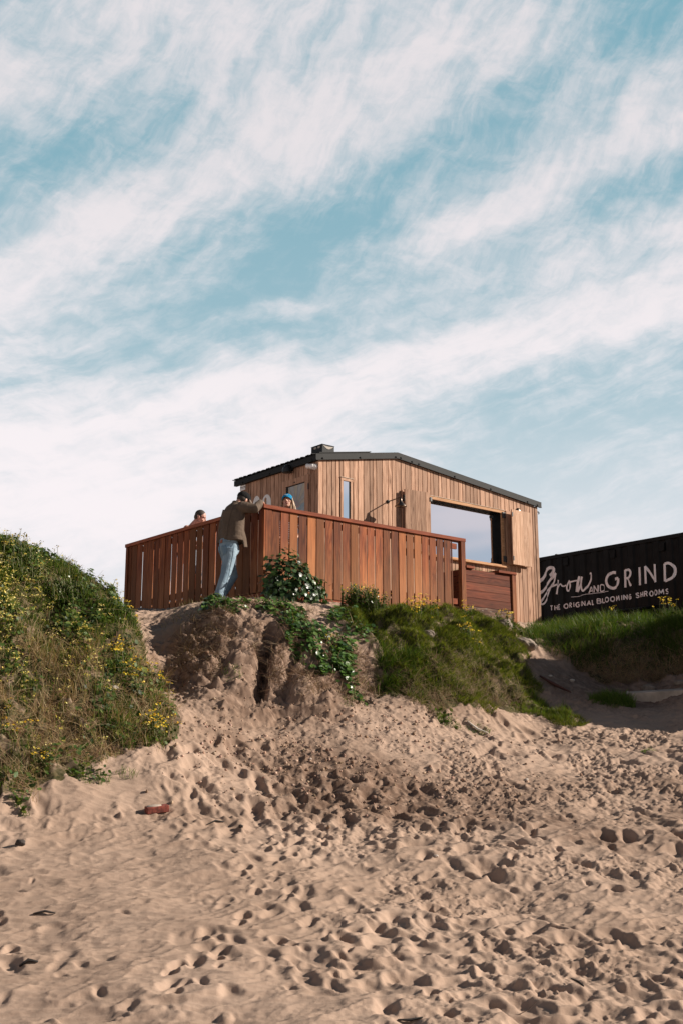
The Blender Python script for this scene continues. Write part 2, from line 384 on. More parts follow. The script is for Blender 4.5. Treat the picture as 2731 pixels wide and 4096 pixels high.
# ------------------------------------------------------------------ ground
CTRL = np.array([
 (1.95,7,0.12),(2.74,9.6,0.5),(3.6,12.4,1.2),(4.29,14.6,1.83),(4.66,15.8,2.12),(4.91,16.6,2.39),(5.1,17.2,2.64),(5.5,18.5,3.12),(5.6,18.8,3.62),
 (5.7,19.15,3.88),(6.1,20.3,3.95),(1.49,7,0.12),(2.09,9.6,0.5),(2.78,12.5,1.19),(3.32,14.8,1.84),(3.6,16,2.13),(3.77,16.7,2.4),(3.94,17.4,2.66),
 (4.25,18.65,3.12),(4.32,18.95,3.62),(4.45,19.3,3.90),(4.73,20.6,4.0),(1.15,7,0.12),(1.62,9.7,0.49),(2.12,12.4,1.2),(2.59,15,1.87),(2.77,16,2.23),
 (2.94,16.9,2.63),(3.2,18.3,3.19),(3.55,20.2,3.78),(3.75,21.3,4.05),(1.43,10.6,0.73),(1.69,12.4,1.2),(1.96,14.2,1.79),(2.09,15.1,2.1),(2.21,15.9,2.43),
 (2.32,16.6,2.82),(2.45,17.5,3.27),(2.67,19,3.72),(0.63,7,0.12),(0.98,10.6,0.73),(1.15,12.3,1.2),(1.3,13.8,1.73),(1.37,14.5,2.06),(1.43,15,2.38),
 (1.48,15.5,2.78),(1.56,16.2,3.15),(1.64,17,3.45),(1.73,17.9,3.82),(1.82,18.8,4.06),(0.63,12.4,1.2),(0.7,13.7,1.79),(0.73,14.3,2.16),(0.76,14.8,2.5),
 (0.79,15.3,2.93),(0.83,15.9,3.26),(0.88,16.9,3.63),(0.93,17.8,3.9),(0.11,7,0.12),(0.17,10.8,0.8),(0.21,12.6,1.4),(0.23,13.8,1.96),(0.24,14.3,2.28),
 (0.24,14.7,2.62),(0.25,15.1,2.98),(0.26,15.7,3.38),(0.28,16.5,3.67),(0.29,17.3,3.87),(-0.33,12.4,1.3),(-0.36,13.4,1.78),(-0.38,14,2.18),(-0.38,14.25,2.53),
 (-0.40,14.65,2.94),(-0.42,15.2,3.33),(-0.44,15.9,3.66),(-0.46,16.6,3.82),(-0.44,7,0.12),(-0.69,10.7,0.81),(-0.8,12.3,1.3),(-0.88,13.3,1.78),(-0.92,13.9,2.18),
 (-0.93,14.05,2.38),(-0.97,14.5,2.90),(-1.0,15.0,3.33),(-1.05,15.6,3.64),(-1.1,16.2,3.82),(-0.78,7,0.12),(-1.21,10.5,0.82),(-1.4,12,1.31),(-1.52,12.9,1.77),
 (-1.6,13.5,2.16),(-1.63,13.75,2.34),(-1.70,14.25,2.84),(-1.79,14.95,3.32),(-1.87,15.5,3.67),(-1.95,16.1,3.82),(-2.01,12.8,1.77),(-2.13,13.5,2.13),(-2.21,14.0,2.34),
 (-2.35,14.75,2.88),(-2.5,15.6,3.37),(-2.67,16.6,3.75),(-1.94,13.95,2.35),(-2.03,14.5,2.92),(-2.14,15.2,3.38),(-2.29,16.2,3.77),(-1.85,12.9,1.92),(-1.91,12.5,1.77),
 (-2.04,13.3,2.29),(-2.09,13.6,2.43),(-2.08,12,1.51),(-2.18,12.5,1.8),(-2.28,13,2.28),(-2.41,13.6,2.78),(-2.48,14,2.99),(-2.26,11.8,1.41),(-2.4,12.4,1.8),
 (-2.51,12.9,2.27),(-2.67,13.6,2.9),(-2.79,14.1,3.38),(-2.88,14.5,3.6),(-2.53,11.5,1.32),(-2.71,12.2,1.8),(-2.84,12.7,2.26),(-3,13.3,2.87),(-3.16,13.9,3.42),
 (-3.29,14.4,3.82),(-3.39,14.8,3.96),(-2.87,11.3,1.23),(-2.99,11.7,1.51),(-3.1,12.1,1.79),(-3.26,12.6,2.26),(-3.44,13.2,2.86),(-3.64,13.8,3.53),(-3.79,14.3,4.01),
 (-3.93,14.8,4.21),(-3.28,11.2,1.28),(-3.52,11.9,1.79),(-3.7,12.4,2.35),(-3.89,12.9,2.95),(-4.08,13.4,3.6),(-4.25,13.9,4.1),(-4.42,14.4,4.33),(-4.23,11.2,1.23),
 (-4.51,11.8,1.79),(-4.99,12.8,2.94),(-5.42,13.7,4.01),(-5.72,14.4,4.4),(-8,3.5,-0.12),(-8,-3,-0.35),(-4,3.5,-0.12),(-4,-3,-0.35),(-1.5,3.5,-0.12),
 (-1.5,-3,-0.35),(1.5,3.5,-0.12),(1.5,-3,-0.35),(4,3.5,-0.12),(4,-3,-0.35),(8,3.5,-0.12),(8,-3,-0.35),(-6,7,0),(6,7,0.05),
 (-7,9.5,0.3),(-0.99,16.84,3.98),(-0.07,17.53,4),(0.86,18.3,4.02),(1.74,18.96,4.04),(2.59,19.66,4),(3.3,20.83,4.05),(3.53,21.66,4.2),(3.92,22.76,4.3),
 (4.28,23.58,4.33),(3.8,24.48,4.33),(-1.73,17.19,3.95),(-2.37,17.97,3.98),(-3.11,18.78,4),(-4.04,19.83,4.05),(-4.49,21.01,4.1),(-1.05,18.41,4.05),(0.49,19.68,4.05),
 (0.77,22.5,4.1),(-2.19,21.36,4.1),(-1.91,24.17,4.1),(1.81,25.95,4.15),(5.24,26.18,4.15),(6.51,24.64,4.15),(4.26,29.26,4.1),(9.35,23.09,4.1),(-4.59,25.85,4.1),
 (-4.6,16.2,4.05),(-5.5,18,4.1),(-8,17,4.3),(-9,14,4.6),(-9,20,4.2),(-12,25,4),(0,30,4),(12,30,4),(0,45,3.8),
 (20,40,3.8),(-20,40,3.8),(-20,20,4.2),(6.6,15.4,2.9),(6.9,16.2,3.9),(7.2,17.2,5.3),(7.4,18.6,5.4),(7.6,20,4.2),(9.5,17.5,5.2),  # the tall points: unseen ridge out of view, added to shade the right bank
 (10,15,3.6),(9,13,2.2),(14,16,4.3),(14,12,2.2),(20,15,3.8),(8,10.5,0.8)])
def _solve(c=.35):
    P = CTRL[:, :2]; n = len(P)
    D = np.sqrt(((P[:, None]-P[None])**2).sum(-1)+c*c)
    A = np.zeros((n+3, n+3)); A[:n, :n] = D - .02*np.eye(n); A[:n, n] = 1; A[:n, n+1:] = P
    A[n:, :n] = A[:n, n:].T
    return np.linalg.solve(A, np.r_[CTRL[:, 2], 0, 0, 0])
_W = _solve()
def base_height(x, y):
    o = _W[-3] + _W[-2]*x + _W[-1]*y
    for (a, b, _), w in zip(CTRL, _W):
        o = o + w*np.sqrt((x-a)**2 + (y-b)**2 + .1225)
    return o
def inpoly(x, y, poly):
    x = np.asarray(x); y = np.asarray(y); c = np.zeros(x.shape, bool); n = len(poly)
    for k in range(n):
        (x0, y0), (x1, y1) = poly[k], poly[(k+1) % n]
        if y0 == y1: continue
        m = ((y0 > y) != (y1 > y)) & (x < (x1-x0)*(y-y0)/(y1-y0)+x0); c ^= m
    return c
HILL = [(-3.28,11.22),(-3.02,11.32),(-2.83,11.68),(-2.66,12.01),(-2.34,12.23),(-2.05,12.41),(-1.88,12.85),(-1.87,13.06),(-2.05,13.4),(-2.16,13.75),(-2.38,14.15),(-2.55,14.4),(-2.75,14.9),(-3.0,15.6),(-4.6,16.5),(-8,17),(-8,11.2),(-3.6,11.15)]
MOUND = [(-.16,15.94),(.0,16.7),(.95,18.0),(2.0,19.2),(2.35,19.75),(3.05,20.4),(3.3,19.9),(3.0,19.35),(2.9,18.35),(2.88,17.35),(2.78,16.73),(3.08,16.49),(3.26,15.95),(3.0,15.76),(2.63,15.99),(2.21,15.88),(1.7,15.1),(1.29,14.92),(.88,14.65),(.56,14.61),(.4,14.85),(.52,15.25),(.26,15.42),(-.01,15.49)]
MOUND_LOW = [(.72,15.09),(1.21,15.46),(1.98,16.24),(2.59,16.53),(2.51,16.08),(1.28,14.77),(.75,14.5)]
BANK = [(3.05,19.1),(3.5,20.6),(3.9,22.2),(6.5,22.4),(9,21),(9.5,17),(7.2,16.4),(6.6,17.2),(5.52,18.3),(4.82,18.3),(4.2,18.4),(3.63,18.75)]
# rows in y, columns along rays from a point behind the beach so that spacing grows with distance
ys = np.r_[np.arange(-3.4, 6.2, .3), np.arange(6.2, 13, .0115), np.arange(13, 16.9, .0105), np.arange(16.9, 21.5, .035),
           np.geomspace(21.5, 45, 60), np.geomspace(47, 900, 40)]
ts = np.r_[-np.geomspace(9, .337, 60), np.arange(-.33, .3301, .00078), np.geomspace(.262, 9, 60)]
Y, TT = np.meshgrid(ys, ts, indexing='ij'); X = (Y+4)*TT
Xc = np.clip(X, -30, 30); Yc = np.clip(Y, -3.4, 45)
Z = base_height(Xc, Yc)
far = sst(8, 30, np.abs(X)) ; Z = Z*(1-far) + far*np.clip(Z, -.4, 4.2)
Zbase = Z.copy()
gy = np.gradient(Zbase, axis=0)/np.gradient(Y, axis=0); 
gx = np.gradient(Zbase, axis=1)/np.gradient(X, axis=1)
slope = np.sqrt(gx**2+gy**2)
steep = np.maximum(sst(.55, 1.1, slope)*sst(12.9, 13.6, Y), np.exp(-(((X+1.1)/1.5)**2 + ((Y-14.5)/1.0)**2)**2)*sst(1.9, 2.4, Zbase))
inview = sst(.39, .32, np.abs(TT))*sst(45, 30, Y)
beach = 1 - sst(1.9, 2.3, Zbase)
upper = sst(3.55, 3.9, Zbase)
# damp, churned band below the dune face
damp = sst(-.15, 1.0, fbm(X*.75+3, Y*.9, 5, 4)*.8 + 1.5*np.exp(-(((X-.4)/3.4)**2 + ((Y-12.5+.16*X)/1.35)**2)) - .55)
gully = np.exp(-(((X-4.3)/1.7)**2 + ((Y-17.6)/1.0)**2)**2)  # dark damp soil under the right bank, also painting in its shade
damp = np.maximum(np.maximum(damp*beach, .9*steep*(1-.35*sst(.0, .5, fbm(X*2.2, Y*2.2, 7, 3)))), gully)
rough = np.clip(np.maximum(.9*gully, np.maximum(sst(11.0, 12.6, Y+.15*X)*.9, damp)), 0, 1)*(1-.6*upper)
d = np.zeros_like(Z)
def rdg(x, y, sd, o=3): return np.clip(1-np.abs(fbm(x, y, sd, o)), 0, 1)**2.2*2-1.1
quiet = sst(.9, -1.6, X + .25*(Y-9))*sst(11.6, 10, Y)           # smoother, wind-blown corner of the beach
swept = np.exp(-(((X+2.35)/.75)**2 + ((Y-11.55)/.45)**2)**2)    # smooth apron under the left hill
quiet = np.maximum(quiet, swept)
aX = X*.86+Y*.5; aY = Y*.86-X*.5
d += beach*.04*fbm(X*1.0+2, Y*1.15, 19, 2)
d += (.020*rdg(aX*1.3, aY*3.0, 21) + .012*rdg(aX*3.0, aY*6.5, 31) + .003*rdg(X*9, Y*16, 41))*(1-.5*quiet)
d += .008*rdg(X*1.5+.6*Y, Y*8.5-1.0*X, 51)*quiet + .004*rdg(X*5+1.1*Y, Y*21, 53)*quiet
clod = rdg(X*8, Y*10, 61, 4)
patchy = sst(-.25, .35, fbm(X*1.3, Y*1.5, 67, 3))
d += rough*patchy*(.014*clod + .014*rdg(aX*9, aY*20, 71, 3) + .014*fbm(X*21, Y*25, 75, 3) + .008*fbm(X*45, Y*48, 73, 2))
ZY = Y*.45+Zbase*1.25                      # relief on the face follows its height, so lumps are not drawn out
d += steep*(.10*fbm(X*2.4, ZY*2.6, 81, 2) + .035*rdg(X*4.0, ZY*6.0, 83, 2) + .026*fbm(X*11, ZY*13, 85, 3) + .012*rdg(X*20, ZY*24, 87, 2) - .07*sst(.25, .5, fbm(X*1.4, ZY*6.5, 89, 3)))
# hummocks under the turf
hum = np.zeros_like(Z)
for pl in (HILL, MOUND, BANK): hum = np.maximum(hum, inpoly(X, Y, pl).astype(float))
def soften(A, k=14):
    for ax in (0, 1):
        P_ = np.pad(A, [(k+1, k) if a == ax else (0, 0) for a in (0, 1)], mode='edge').cumsum(ax)
        A = (np.take(P_, range(2*k+1, P_.shape[ax]), ax) - np.take(P_, range(0, P_.shape[ax]-2*k-1), ax))/(2*k+1)
    return A
hum = soften(soften(hum))
# rounded turf cushions on the mound
CUSH = []; rc = np.random.default_rng(23)
while len(CUSH) < 34:
    cx, cy = rc.uniform(-.1, 3.2), rc.uniform(14.8, 19.0)
    if inpoly(np.array([cx]), np.array([cy]), MOUND)[0] and all(math.hypot(cx-a, cy-b) > .26 for a, b, _ in CUSH): CUSH.append((cx, cy, rc.uniform(.20, .36)))
for cx, cy, r_ in CUSH:
    q_ = ((X-cx)/r_)**2 + ((Y-cy)/r_)**2
    d += .42*r_*np.clip(1-q_, 0, 1)**1.2*hum
d += hum*(.085*fbm(X*2.1, Y*2.3, 111, 2) + .06*rdg(X*2.6, Y*2.9, 113, 2))*(1+.45*inpoly(X, Y, MOUND))*(1-.5*sst(3.4, 3.8, Zbase))
d *= inview
# footprints
def stamp(cx, cy, L, Wd, ang, dep):
    R = L*2.1
    i0, i1 = np.searchsorted(ys, (cy-R, cy+R)); j0, j1 = np.searchsorted(ts, ((cx-R)/(cy+4)-.006, (cx+R)/(cy+4)+.006))
    if i1-i0 < 2 or j1-j0 < 2: return
    x = X[i0:i1, j0:j1]-cx; y = Y[i0:i1, j0:j1]-cy
    c, s = math.cos(ang), math.sin(ang)
    a = (x*c+y*s)/L; b = (-x*s+y*c)/Wd
    b = b + .18*np.sin(a*2.3)
    r = np.sqrt(a*a+b*b) + .16*vn(x*14+cx*3, y*14+cy*5, 3)
    m = 1-sst(.25, 1.12, r); loc = d[i0:i1, j0:j1]
    d[i0:i1, j0:j1] = loc*(1-.85*m) + m*(-dep*(1+.35*a)) + .30*dep*np.exp(-((r-1.3)/.32)**2)*(1+.8*a)*np.exp(-np.maximum(loc, 0)/.02)
rs = np.random.default_rng(5); cnt = 0
while cnt < 1450:
    cx = rs.uniform(-5.6, 6.4); cy = rs.uniform(6.3, 15.4)
    if abs(cx) > .34*cy+.8: continue
    if cy > 13.2 and not (cx > 1.0 or cy < 13.3): continue
    q = float(sst(.9, -1.6, np.array(cx+.25*(cy-9)))*sst(11.6, 10, np.array(cy)))
    if rs.random() < q*.8 or rs.random() > .2+.9*float(sst(-.35, .3, fbm(np.array([cx*.7]), np.array([cy*.8]), 97, 2))[0]): continue
    if math.exp(-(((cx+2.35)/.8)**2+((cy-11.55)/.5)**2)**2) > rs.random(): continue
    L = rs.choice((.05, .07, .09, .10, .12, .14, .17, .20)); cnt += 1
    stamp(cx, cy, L, L*rs.uniform(.40, .62), math.pi/2 + rs.normal(.55, .7), rs.uniform(.11, .29)*L*(1-.65*q))
# lines of walking people: heel and ball of each foot, left and right in turn
for k in range(15):
    px, py = rs.uniform(-3.2, 4.2), rs.uniform(6.5, 9.5); h = math.pi/2 + rs.normal(0, .65); s_ = 1
    for st in range(rs.integers(7, 16)):
        px += math.cos(h)*.36; py += math.sin(h)*.36; h += rs.normal(0, .06); s_ = -s_
        if not (6.4 < py < 13.4) or abs(px) > .3*py+.3: break
        fx, fy = px - math.sin(h)*.10*s_, py + math.cos(h)*.10*s_; dp = rs.uniform(.018, .034)
        stamp(fx+math.cos(h)*.055, fy+math.sin(h)*.055, .085, .055, h, dp*1.15); stamp(fx-math.cos(h)*.075, fy-math.sin(h)*.075, .055, .045, h, dp)
d += (.0022*fbm(X*34, Y*40, 91, 3) + .0055*rdg(X*13, Y*19, 93, 3)*(1-quiet))*inview*(1-.6*quiet)*(.35+1.3*sst(-.1, .4, fbm(X*1.7, Y*2.1, 95, 2)))
# the dark cleft in the dune face and the undercut below its lip
def cleft(p, q, w, dep):
    global d
    p = np.array(p); q = np.array(q); e = q-p
    t = np.clip(((X-p[0])*e[0]+(Y-p[1])*e[1])/(e@e), 0, 1)
    r = np.hypot(X-p[0]-t*e[0] + .05*vn(Y*6, X*2, 9), Y-p[1]-t*e[1])
    d -= dep*np.exp(-(r/w)**2)
cleft((-.93, 15.05), (-1.0, 14.15), .075, .42)
cleft((-.60, 14.75), (-.72, 14.2), .06, .16)
cleft((-1.45, 14.6), (-1.62, 14.0), .09, .13)
Z = Z + d
XI = np.arange(len(ts)); YI = np.arange(len(ys))
def _bil(A, x, y):
    x = np.asarray(x, float); y = np.asarray(y, float)
    i = np.interp(y, ys, YI); j = np.interp(x/(y+4), ts, XI)
    i0 = np.clip(i.astype(int), 0, len(ys)-2); j0 = np.clip(j.astype(int), 0, len(ts)-2); fi = i-i0; fj = j-j0
    return (A[i0, j0]*(1-fj)+A[i0, j0+1]*fj)*(1-fi) + (A[i0+1, j0]*(1-fj)+A[i0+1, j0+1]*fj)*fi
def gz(x, y): return _bil(Z, x, y)
def g1(x, y): return float(_bil(Z, np.array([x]), np.array([y]))[0])
def gnorm(x, y, e=.06):
    n = np.stack([-(base_height(x+e, y)-base_height(x-e, y))/(2*e), -(base_height(x, y+e)-base_height(x, y-e))/(2*e), np.ones_like(x)], -1)
    return n/np.linalg.norm(n, axis=1, keepdims=True)
veg = np.zeros_like(Z); 
nz = .18*fbm(X*3, Y*3, 101, 3); nz2 = .18*fbm(X*3+9, Y*3, 103, 3)
for pl in (HILL, MOUND, BANK): veg = np.maximum(veg, inpoly(X+nz, Y+nz2, pl).astype(float)*(1 if pl is not MOUND else (.72+.28*sst(-.55, -.25, fbm(X*2.4, Y*2.4, 501, 3)))))
me = bpy.data.meshes.new('ground')
R_, C_ = Z.shape
me.vertices.add(R_*C_); me.vertices.foreach_set('co', np.stack([X, Y, Z], -1).astype(np.float32).ravel())
idx = np.arange(R_*C_).reshape(R_, C_)
quads = np.stack([idx[:-1, :-1], idx[:-1, 1:], idx[1:, 1:], idx[1:, :-1]], -1).reshape(-1, 4)
me.loops.add(quads.size); me.loops.foreach_set('vertex_index', quads.ravel().astype(np.int32))
me.polygons.add(len(quads)); me.polygons.foreach_set('loop_start', np.arange(0, quads.size, 4, dtype=np.int32))
me.polygons.foreach_set('use_smooth', np.ones(len(quads), bool))
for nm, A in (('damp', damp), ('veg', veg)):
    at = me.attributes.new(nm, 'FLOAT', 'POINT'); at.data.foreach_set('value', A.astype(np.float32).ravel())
me.update(calc_edges=True); me.validate()
def sand_mat():
    m, nt, p = mat('sand')
    tc = N(nt, 'ShaderNodeTexCoord').outputs['Object']
    dp = N(nt, 'ShaderNodeAttribute', attribute_name='damp').outputs['Fac']; vg = N(nt, 'ShaderNodeAttribute', attribute_name='veg').outputs['Fac']
    big = noise(nt, tc, .9, 3); grain = noise(nt, tc, 220, 2, .7); spk = noise(nt, tc, 70, 3, .7)
    col = mixc(nt, mapr(nt, big, .3, .7), c4(SAND1), c4(SAND2))
    col = mixc(nt, mapr(nt, grain, .3, .7, 0, .35), col, c4(tuple(c*.72 for c in SAND1)))
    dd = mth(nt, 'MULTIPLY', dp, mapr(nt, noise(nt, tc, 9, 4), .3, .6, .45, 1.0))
    col = mixc(nt, mth(nt, 'MULTIPLY', dd, .9), col, c4(DAMP_SHADE))
    col = mixc(nt, mapr(nt, spk, .70, .76, 0, .5), col, (.10, .07, .05, 1))
    soil = mixc(nt, mapr(nt, noise(nt, tc, 14, 4), .35, .65), (.045, .045, .018, 1), (.105, .085, .042, 1))
    col = mixc(nt, mth(nt, 'MULTIPLY', vg, mapr(nt, noise(nt, tc, 6, 4), .3, .55, .35, 1.0)), col, soil)
    nt.links.new(col, p.inputs['Base Color']); p.inputs['Roughness'].default_value = .95; p.inputs['Specular IOR Level'].default_value = .1
    bump(nt, p, mth(nt, 'ADD', grain, mth(nt, 'MULTIPLY', spk, 1.5)), .35, .006)
    return m
SAND1 = (.375, .264, .198); SAND2 = (.44, .316, .242); DAMP_SHADE = (.15, .094, .066)  # last colour: damp sand, and the shade painted into the gully
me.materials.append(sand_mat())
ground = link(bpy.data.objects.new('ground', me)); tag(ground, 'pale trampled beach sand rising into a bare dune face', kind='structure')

# ------------------------------------------------------------------ the timber buildings, in their own (u, v) frame
ROT = math.radians(39.5)
CX0, CY0 = -1.1836, 17.0
def W3(u, v, z):
    return (CX0 + u*math.cos(ROT) - v*math.sin(ROT), CY0 + u*math.sin(ROT) + v*math.cos(ROT), z)
def frame(name): return empty(name, (CX0, CY0, 0), ROT)

def boards_u(mb, u0, u1, v0, v1, z0, ztop, wmin, wmax, gap, shear=None):
    u = u0
    while u < u1-.005:
        w = min(rnd(wmin, wmax), u1-u)
        if u1-u-w < .03: w = u1-u
        a, b = u, u+w-gap; t = random.random(); j = rnd(-.0015, .0015)
        za, zb = ztop(a), ztop(b)
        vs = [(a,v0+j,z0),(b,v0+j,z0),(b,v1,z0),(a,v1,z0),(a,v0+j,za),(b,v0+j,zb),(b,v1,zb),(a,v1,za)]
        mb.mesh(vs, [(0,3,2,1),(4,5,6,7),(0,1,5,4),(1,2,6,5),(2,3,7,6),(3,0,4,7)], t)
        u += w
def boards_v(mb, v0, v1, u0, u1, z0, z1, wmin, wmax, gap):
    v = v0
    while v < v1-.005:
        w = min(rnd(wmin, wmax), v1-v)
        if v1-v-w < .03: w = v1-v
        mb.box((u0+rnd(-.0015, .0015), v, z0), (u1, v+w-gap, z1), random.random()); v += w

# ---- hut
hut = frame('timber_hut'); tag(hut, 'larch clad beach hut with dark metal roof behind the red timber fence', 'hut')
HU0, HU1, HV0, HV1, HZ0 = 2.36, 8.29, 1.65, 4.14, 4.18
RU, RZ, EZ = 4.257, 7.27, 6.92
def soff(u): return EZ + (RZ-EZ)*(u-HU0)/(RU-HU0) if u < RU else RZ + (6.895-RZ)*(u-RU)/(HU1-RU)
core = MB()
core.prism([(HU0+.03, HZ0), (HU1-.03, HZ0), (HU1-.03, 6.89), (RU, RZ-.01), (HU0+.03, EZ-.01)], HV0+.022, HV1-.02)
wall = MB()
OPEN = [(5.07, 7.15, 5.515, 6.60), (2.926, 3.10, 4.75, 6.625)]
def gable(mb):
    u = HU0
    while u < HU1-.1:
        w = random.choice((.085, .10, .115, .135, .145)); 
        if HU1-.085-u-w < .04: w = HU1-.085-u
        a, b = u, u+w-.014; t = random.random()
        segs = [(HZ0, None)]
        for (oa, ob, oz0, oz1) in OPEN:
            if a < ob and b > oa: segs = [(HZ0, oz0), (oz1, None)]
        for s0, s1 in segs:
            za = soff(a) if s1 is None else s1; zb = soff(b) if s1 is None else s1
            j = rnd(-.002, .002)
            mb.mesh([(a,HV0+j,s0),(b,HV0+j,s0),(b,HV0+.020,s0),(a,HV0+.020,s0),(a,HV0+j,za),(b,HV0+j,zb),(b,HV0+.020,zb),(a,HV0+.020,za)],
                    [(0,3,2,1),(4,5,6,7),(0,1,5,4),(1,2,6,5),(2,3,7,6),(3,0,4,7)], t)
        u += w
        if u >= HU1-.09: break
gable(wall)
wall.box((HU1-.083, HV0-.006, HZ0), (HU1, HV0+.02, 6.895), .55)                 # corner board
boards_v(wall, HV0+.0205, HV1, HU0, HU0+.029, HZ0, EZ, .075, .14, .015)
wall.box((HU1-.0, HV0+.021, HZ0), (HU1+.02, HV1, 6.88), .5)
wo = wall.build('wall', M_LARCH, hut, bevel=.0025)
# the dark building behind the boards, opened at the windows
def cut_core():
    mb = MB(); v0 = HV0+.0215
    us = sorted({HU0+.03, HU1-.002, *[o[0] for o in OPEN], *[o[1] for o in OPEN]})
    for a, b in zip(us[:-1], us[1:]):
        hole = [o for o in OPEN if abs(o[0]-a) < 1e-6 and abs(o[1]-b) < 1e-6]
        if hole:
            o = hole[0]
            mb.poly([(a, v0, HZ0), (b, v0, HZ0), (b, v0, o[2]), (a, v0, o[2])])
            mb.poly([(a, v0, o[3]), (b, v0, o[3]), (b, v0, soff(b)-.012), (a, v0, soff(a)-.012)])
        else:
            pts = [(a, v0, HZ0), (b, v0, HZ0), (b, v0, soff(b)-.012)]
            if a < RU < b: pts.append((RU, v0, RZ-.012))
            pts.append((a, v0, soff(a)-.012)); mb.poly(pts)
    mb.poly([(HU0+.0295, HV0+.0215, HZ0), (HU0+.0295, HV1-.01, HZ0), (HU0+.0295, HV1-.01, EZ-.012), (HU0+.0295, HV0+.0215, EZ-.012)])
    mb.poly([(HU0+.03, HV1-.01, HZ0), (HU1-.002, HV1-.01, HZ0), (HU1-.002, HV1-.01, 6.885), (RU, HV1-.01, RZ-.012), (HU0+.03, HV1-.01, EZ-.012)])
    return mb
cut_core().build('backing', M_DARK, hut)
# fascia flashing
fa = MB()
def fz(u, up): 
    lo = soff(u)
    return lo + (.108 if up else -.012)
def strip(u0, u1, v0, v1, lo, hi):
    vs = []
    for v in (v0, v1):
        vs += [(u0, v, lo(u0)), (u1, v, lo(u1)), (u1, v, hi(u1)), (u0, v, hi(u0))]
    fa.mesh(vs, [(0,1,2,3),(7,6,5,4),(0,4,5,1),(1,5,6,2),(2,6,7,3),(3,7,4,0)])
L_ = lambda u: soff(u)-.002; Hh = lambda u: soff(u)+.105
def soff_ext(u): 
    return EZ + (RZ-EZ)/(RU-HU0)*(u-HU0) if u < RU else RZ + (6.895-RZ)/(HU1-RU)*(u-RU)
L_ = lambda u: soff_ext(u)-.004; Hh = lambda u: soff_ext(u)+.104
strip(2.27, RU, HV0-.042, HV0-.028, L_, Hh); strip(RU, 8.385, HV0-.042, HV0-.028, L_, Hh)
strip(2.27, RU, HV0-.028, HV0-.003, L_, lambda u: L_(u)+.012); strip(RU, 8.385, HV0-.028, HV0-.003, L_, lambda u: L_(u)+.012)
strip(2.27, RU, HV0-.050, HV0-.0425, lambda u: L_(u)-.004, lambda u: L_(u)+.012); strip(RU, 8.385, HV0-.050, HV0-.0425, lambda u: L_(u)-.004, lambda u: L_(u)+.012)
strip(2.262, RU, HV0-.0422, HV0+.06, lambda u: Hh(u)+.001, lambda u: Hh(u)+.009); strip(RU, 8.39, HV0-.0422, HV0+.06, lambda u: Hh(u)+.001, lambda u: Hh(u)+.009)
fa.box((2.285, HV0-.028, EZ-.02), (2.298, HV1+.10, EZ+.085)); fa.box((2.298, HV0+.0, EZ-.02), (2.35, HV1+.10, EZ-.008))
for u in (2.42, 3.31, 4.20, 4.33, 4.62, 4.80, 5.78, 6.82, 7.94, 8.25):
    c = (u, HV0-.052, L_(u)+.024)
    vf = ellipsoid(c, (.019, .014, .019), n=10, m=6); fa.mesh(*vf)
    if u > 4.4 or u < 4.1: pass
for v in (1.75, 3.05, 3.95): fa.mesh(*ellipsoid((2.279, v, EZ+.0), (.014, .019, .019), n=10, m=6))
fa.build('fascia', M_TRIM, hut)
# corrugated sheets, ribs running down each slope
def sheet(u0, u1, z0, z1, v0, v1):
    mb = MB(); pitch = .152; n = int((v1-v0)/pitch*8); prof = []
    for i in range(n+1):
        v = v0+(v1-v0)*i/n; ph = ((v-v0)/pitch) % 1
        h = .020*min(1, max(0, (abs(ph-.5)-.12)/.16))
        prof.append((v, h))
    for (v, h), (w, g) in zip(prof[:-1], prof[1:]):
        mb.poly([(u0, v, z0+h), (u1, v, z1+h), (u1, w, z1+g), (u0, w, z0+g)])
    o = mb.build('roof', M_ROOF, hut); s = o.modifiers.new('thick', 'SOLIDIFY'); s.thickness = .006
    return o
sheet(2.255, RU, Hh(2.255)+.008, Hh(RU)+.008, HV0+.06, HV1+.12); sheet(8.42, RU+.002, Hh(8.42)+.008, Hh(RU)+.008, HV0+.06, HV1+.12)
rp = MB(); k_ = (RZ-EZ)/(RU-HU0)
rp.mesh([(u, v, Hh(u)+h) for h in (.046, .062) for (u, v) in ((2.45, 1.74), (3.69, 1.74), (3.69, 3.6), (2.45, 3.6))], [(0,3,2,1),(4,5,6,7),(0,1,5,4),(1,2,6,5),(2,3,7,6),(3,0,4,7)])
rp.build('roof_panel', M_TRIM, hut)
# square roof vent with shaped openings
vt = MB(); a0, a1, b0, b1 = 2.72, 3.01, 2.0, 2.33
vt.box((a0, b0, 7.08), (a1, b1, 7.36)); vt.mesh([(a0-.012, b0-.012, 7.362), (a1+.012, b0-.012, 7.362), (a1+.012, b1+.012, 7.362), (a0-.012, b1+.012, 7.362), ((a0+a1)/2, (b0+b1)/2, 7.415)], [(3,2,1,0),(0,1,4),(1,2,4),(2,3,4),(3,0,4)])
vto = vt.build('roof_vent', M_ROOF, hut, bevel=.006)
li = MB()
def arc_patch(f, pts): li.poly([f(*p) for p in pts])
arc = [( .02+.25*t, 7.345-.012*math.sin(math.pi*t)) for t in np.linspace(0, 1, 9)] + [(.02+.25*t, 7.345-.062*math.sin(math.pi*t)) for t in np.linspace(1, 0, 9)]
arc_patch(lambda q, z: (a0+q, b0-.004, z), arc)
for s in (.09, .205):
    arc_patch(lambda q, z: (a0-.004, b0+q, z), [(s+.042*math.cos(t), 7.318+.022*math.sin(t)) for t in np.linspace(0, 2*math.pi, 14)[:-1]])
li.build('vent_opening', plain('vent_lining', (.34, .29, .24), .6, var=.4, scale=14), vto)

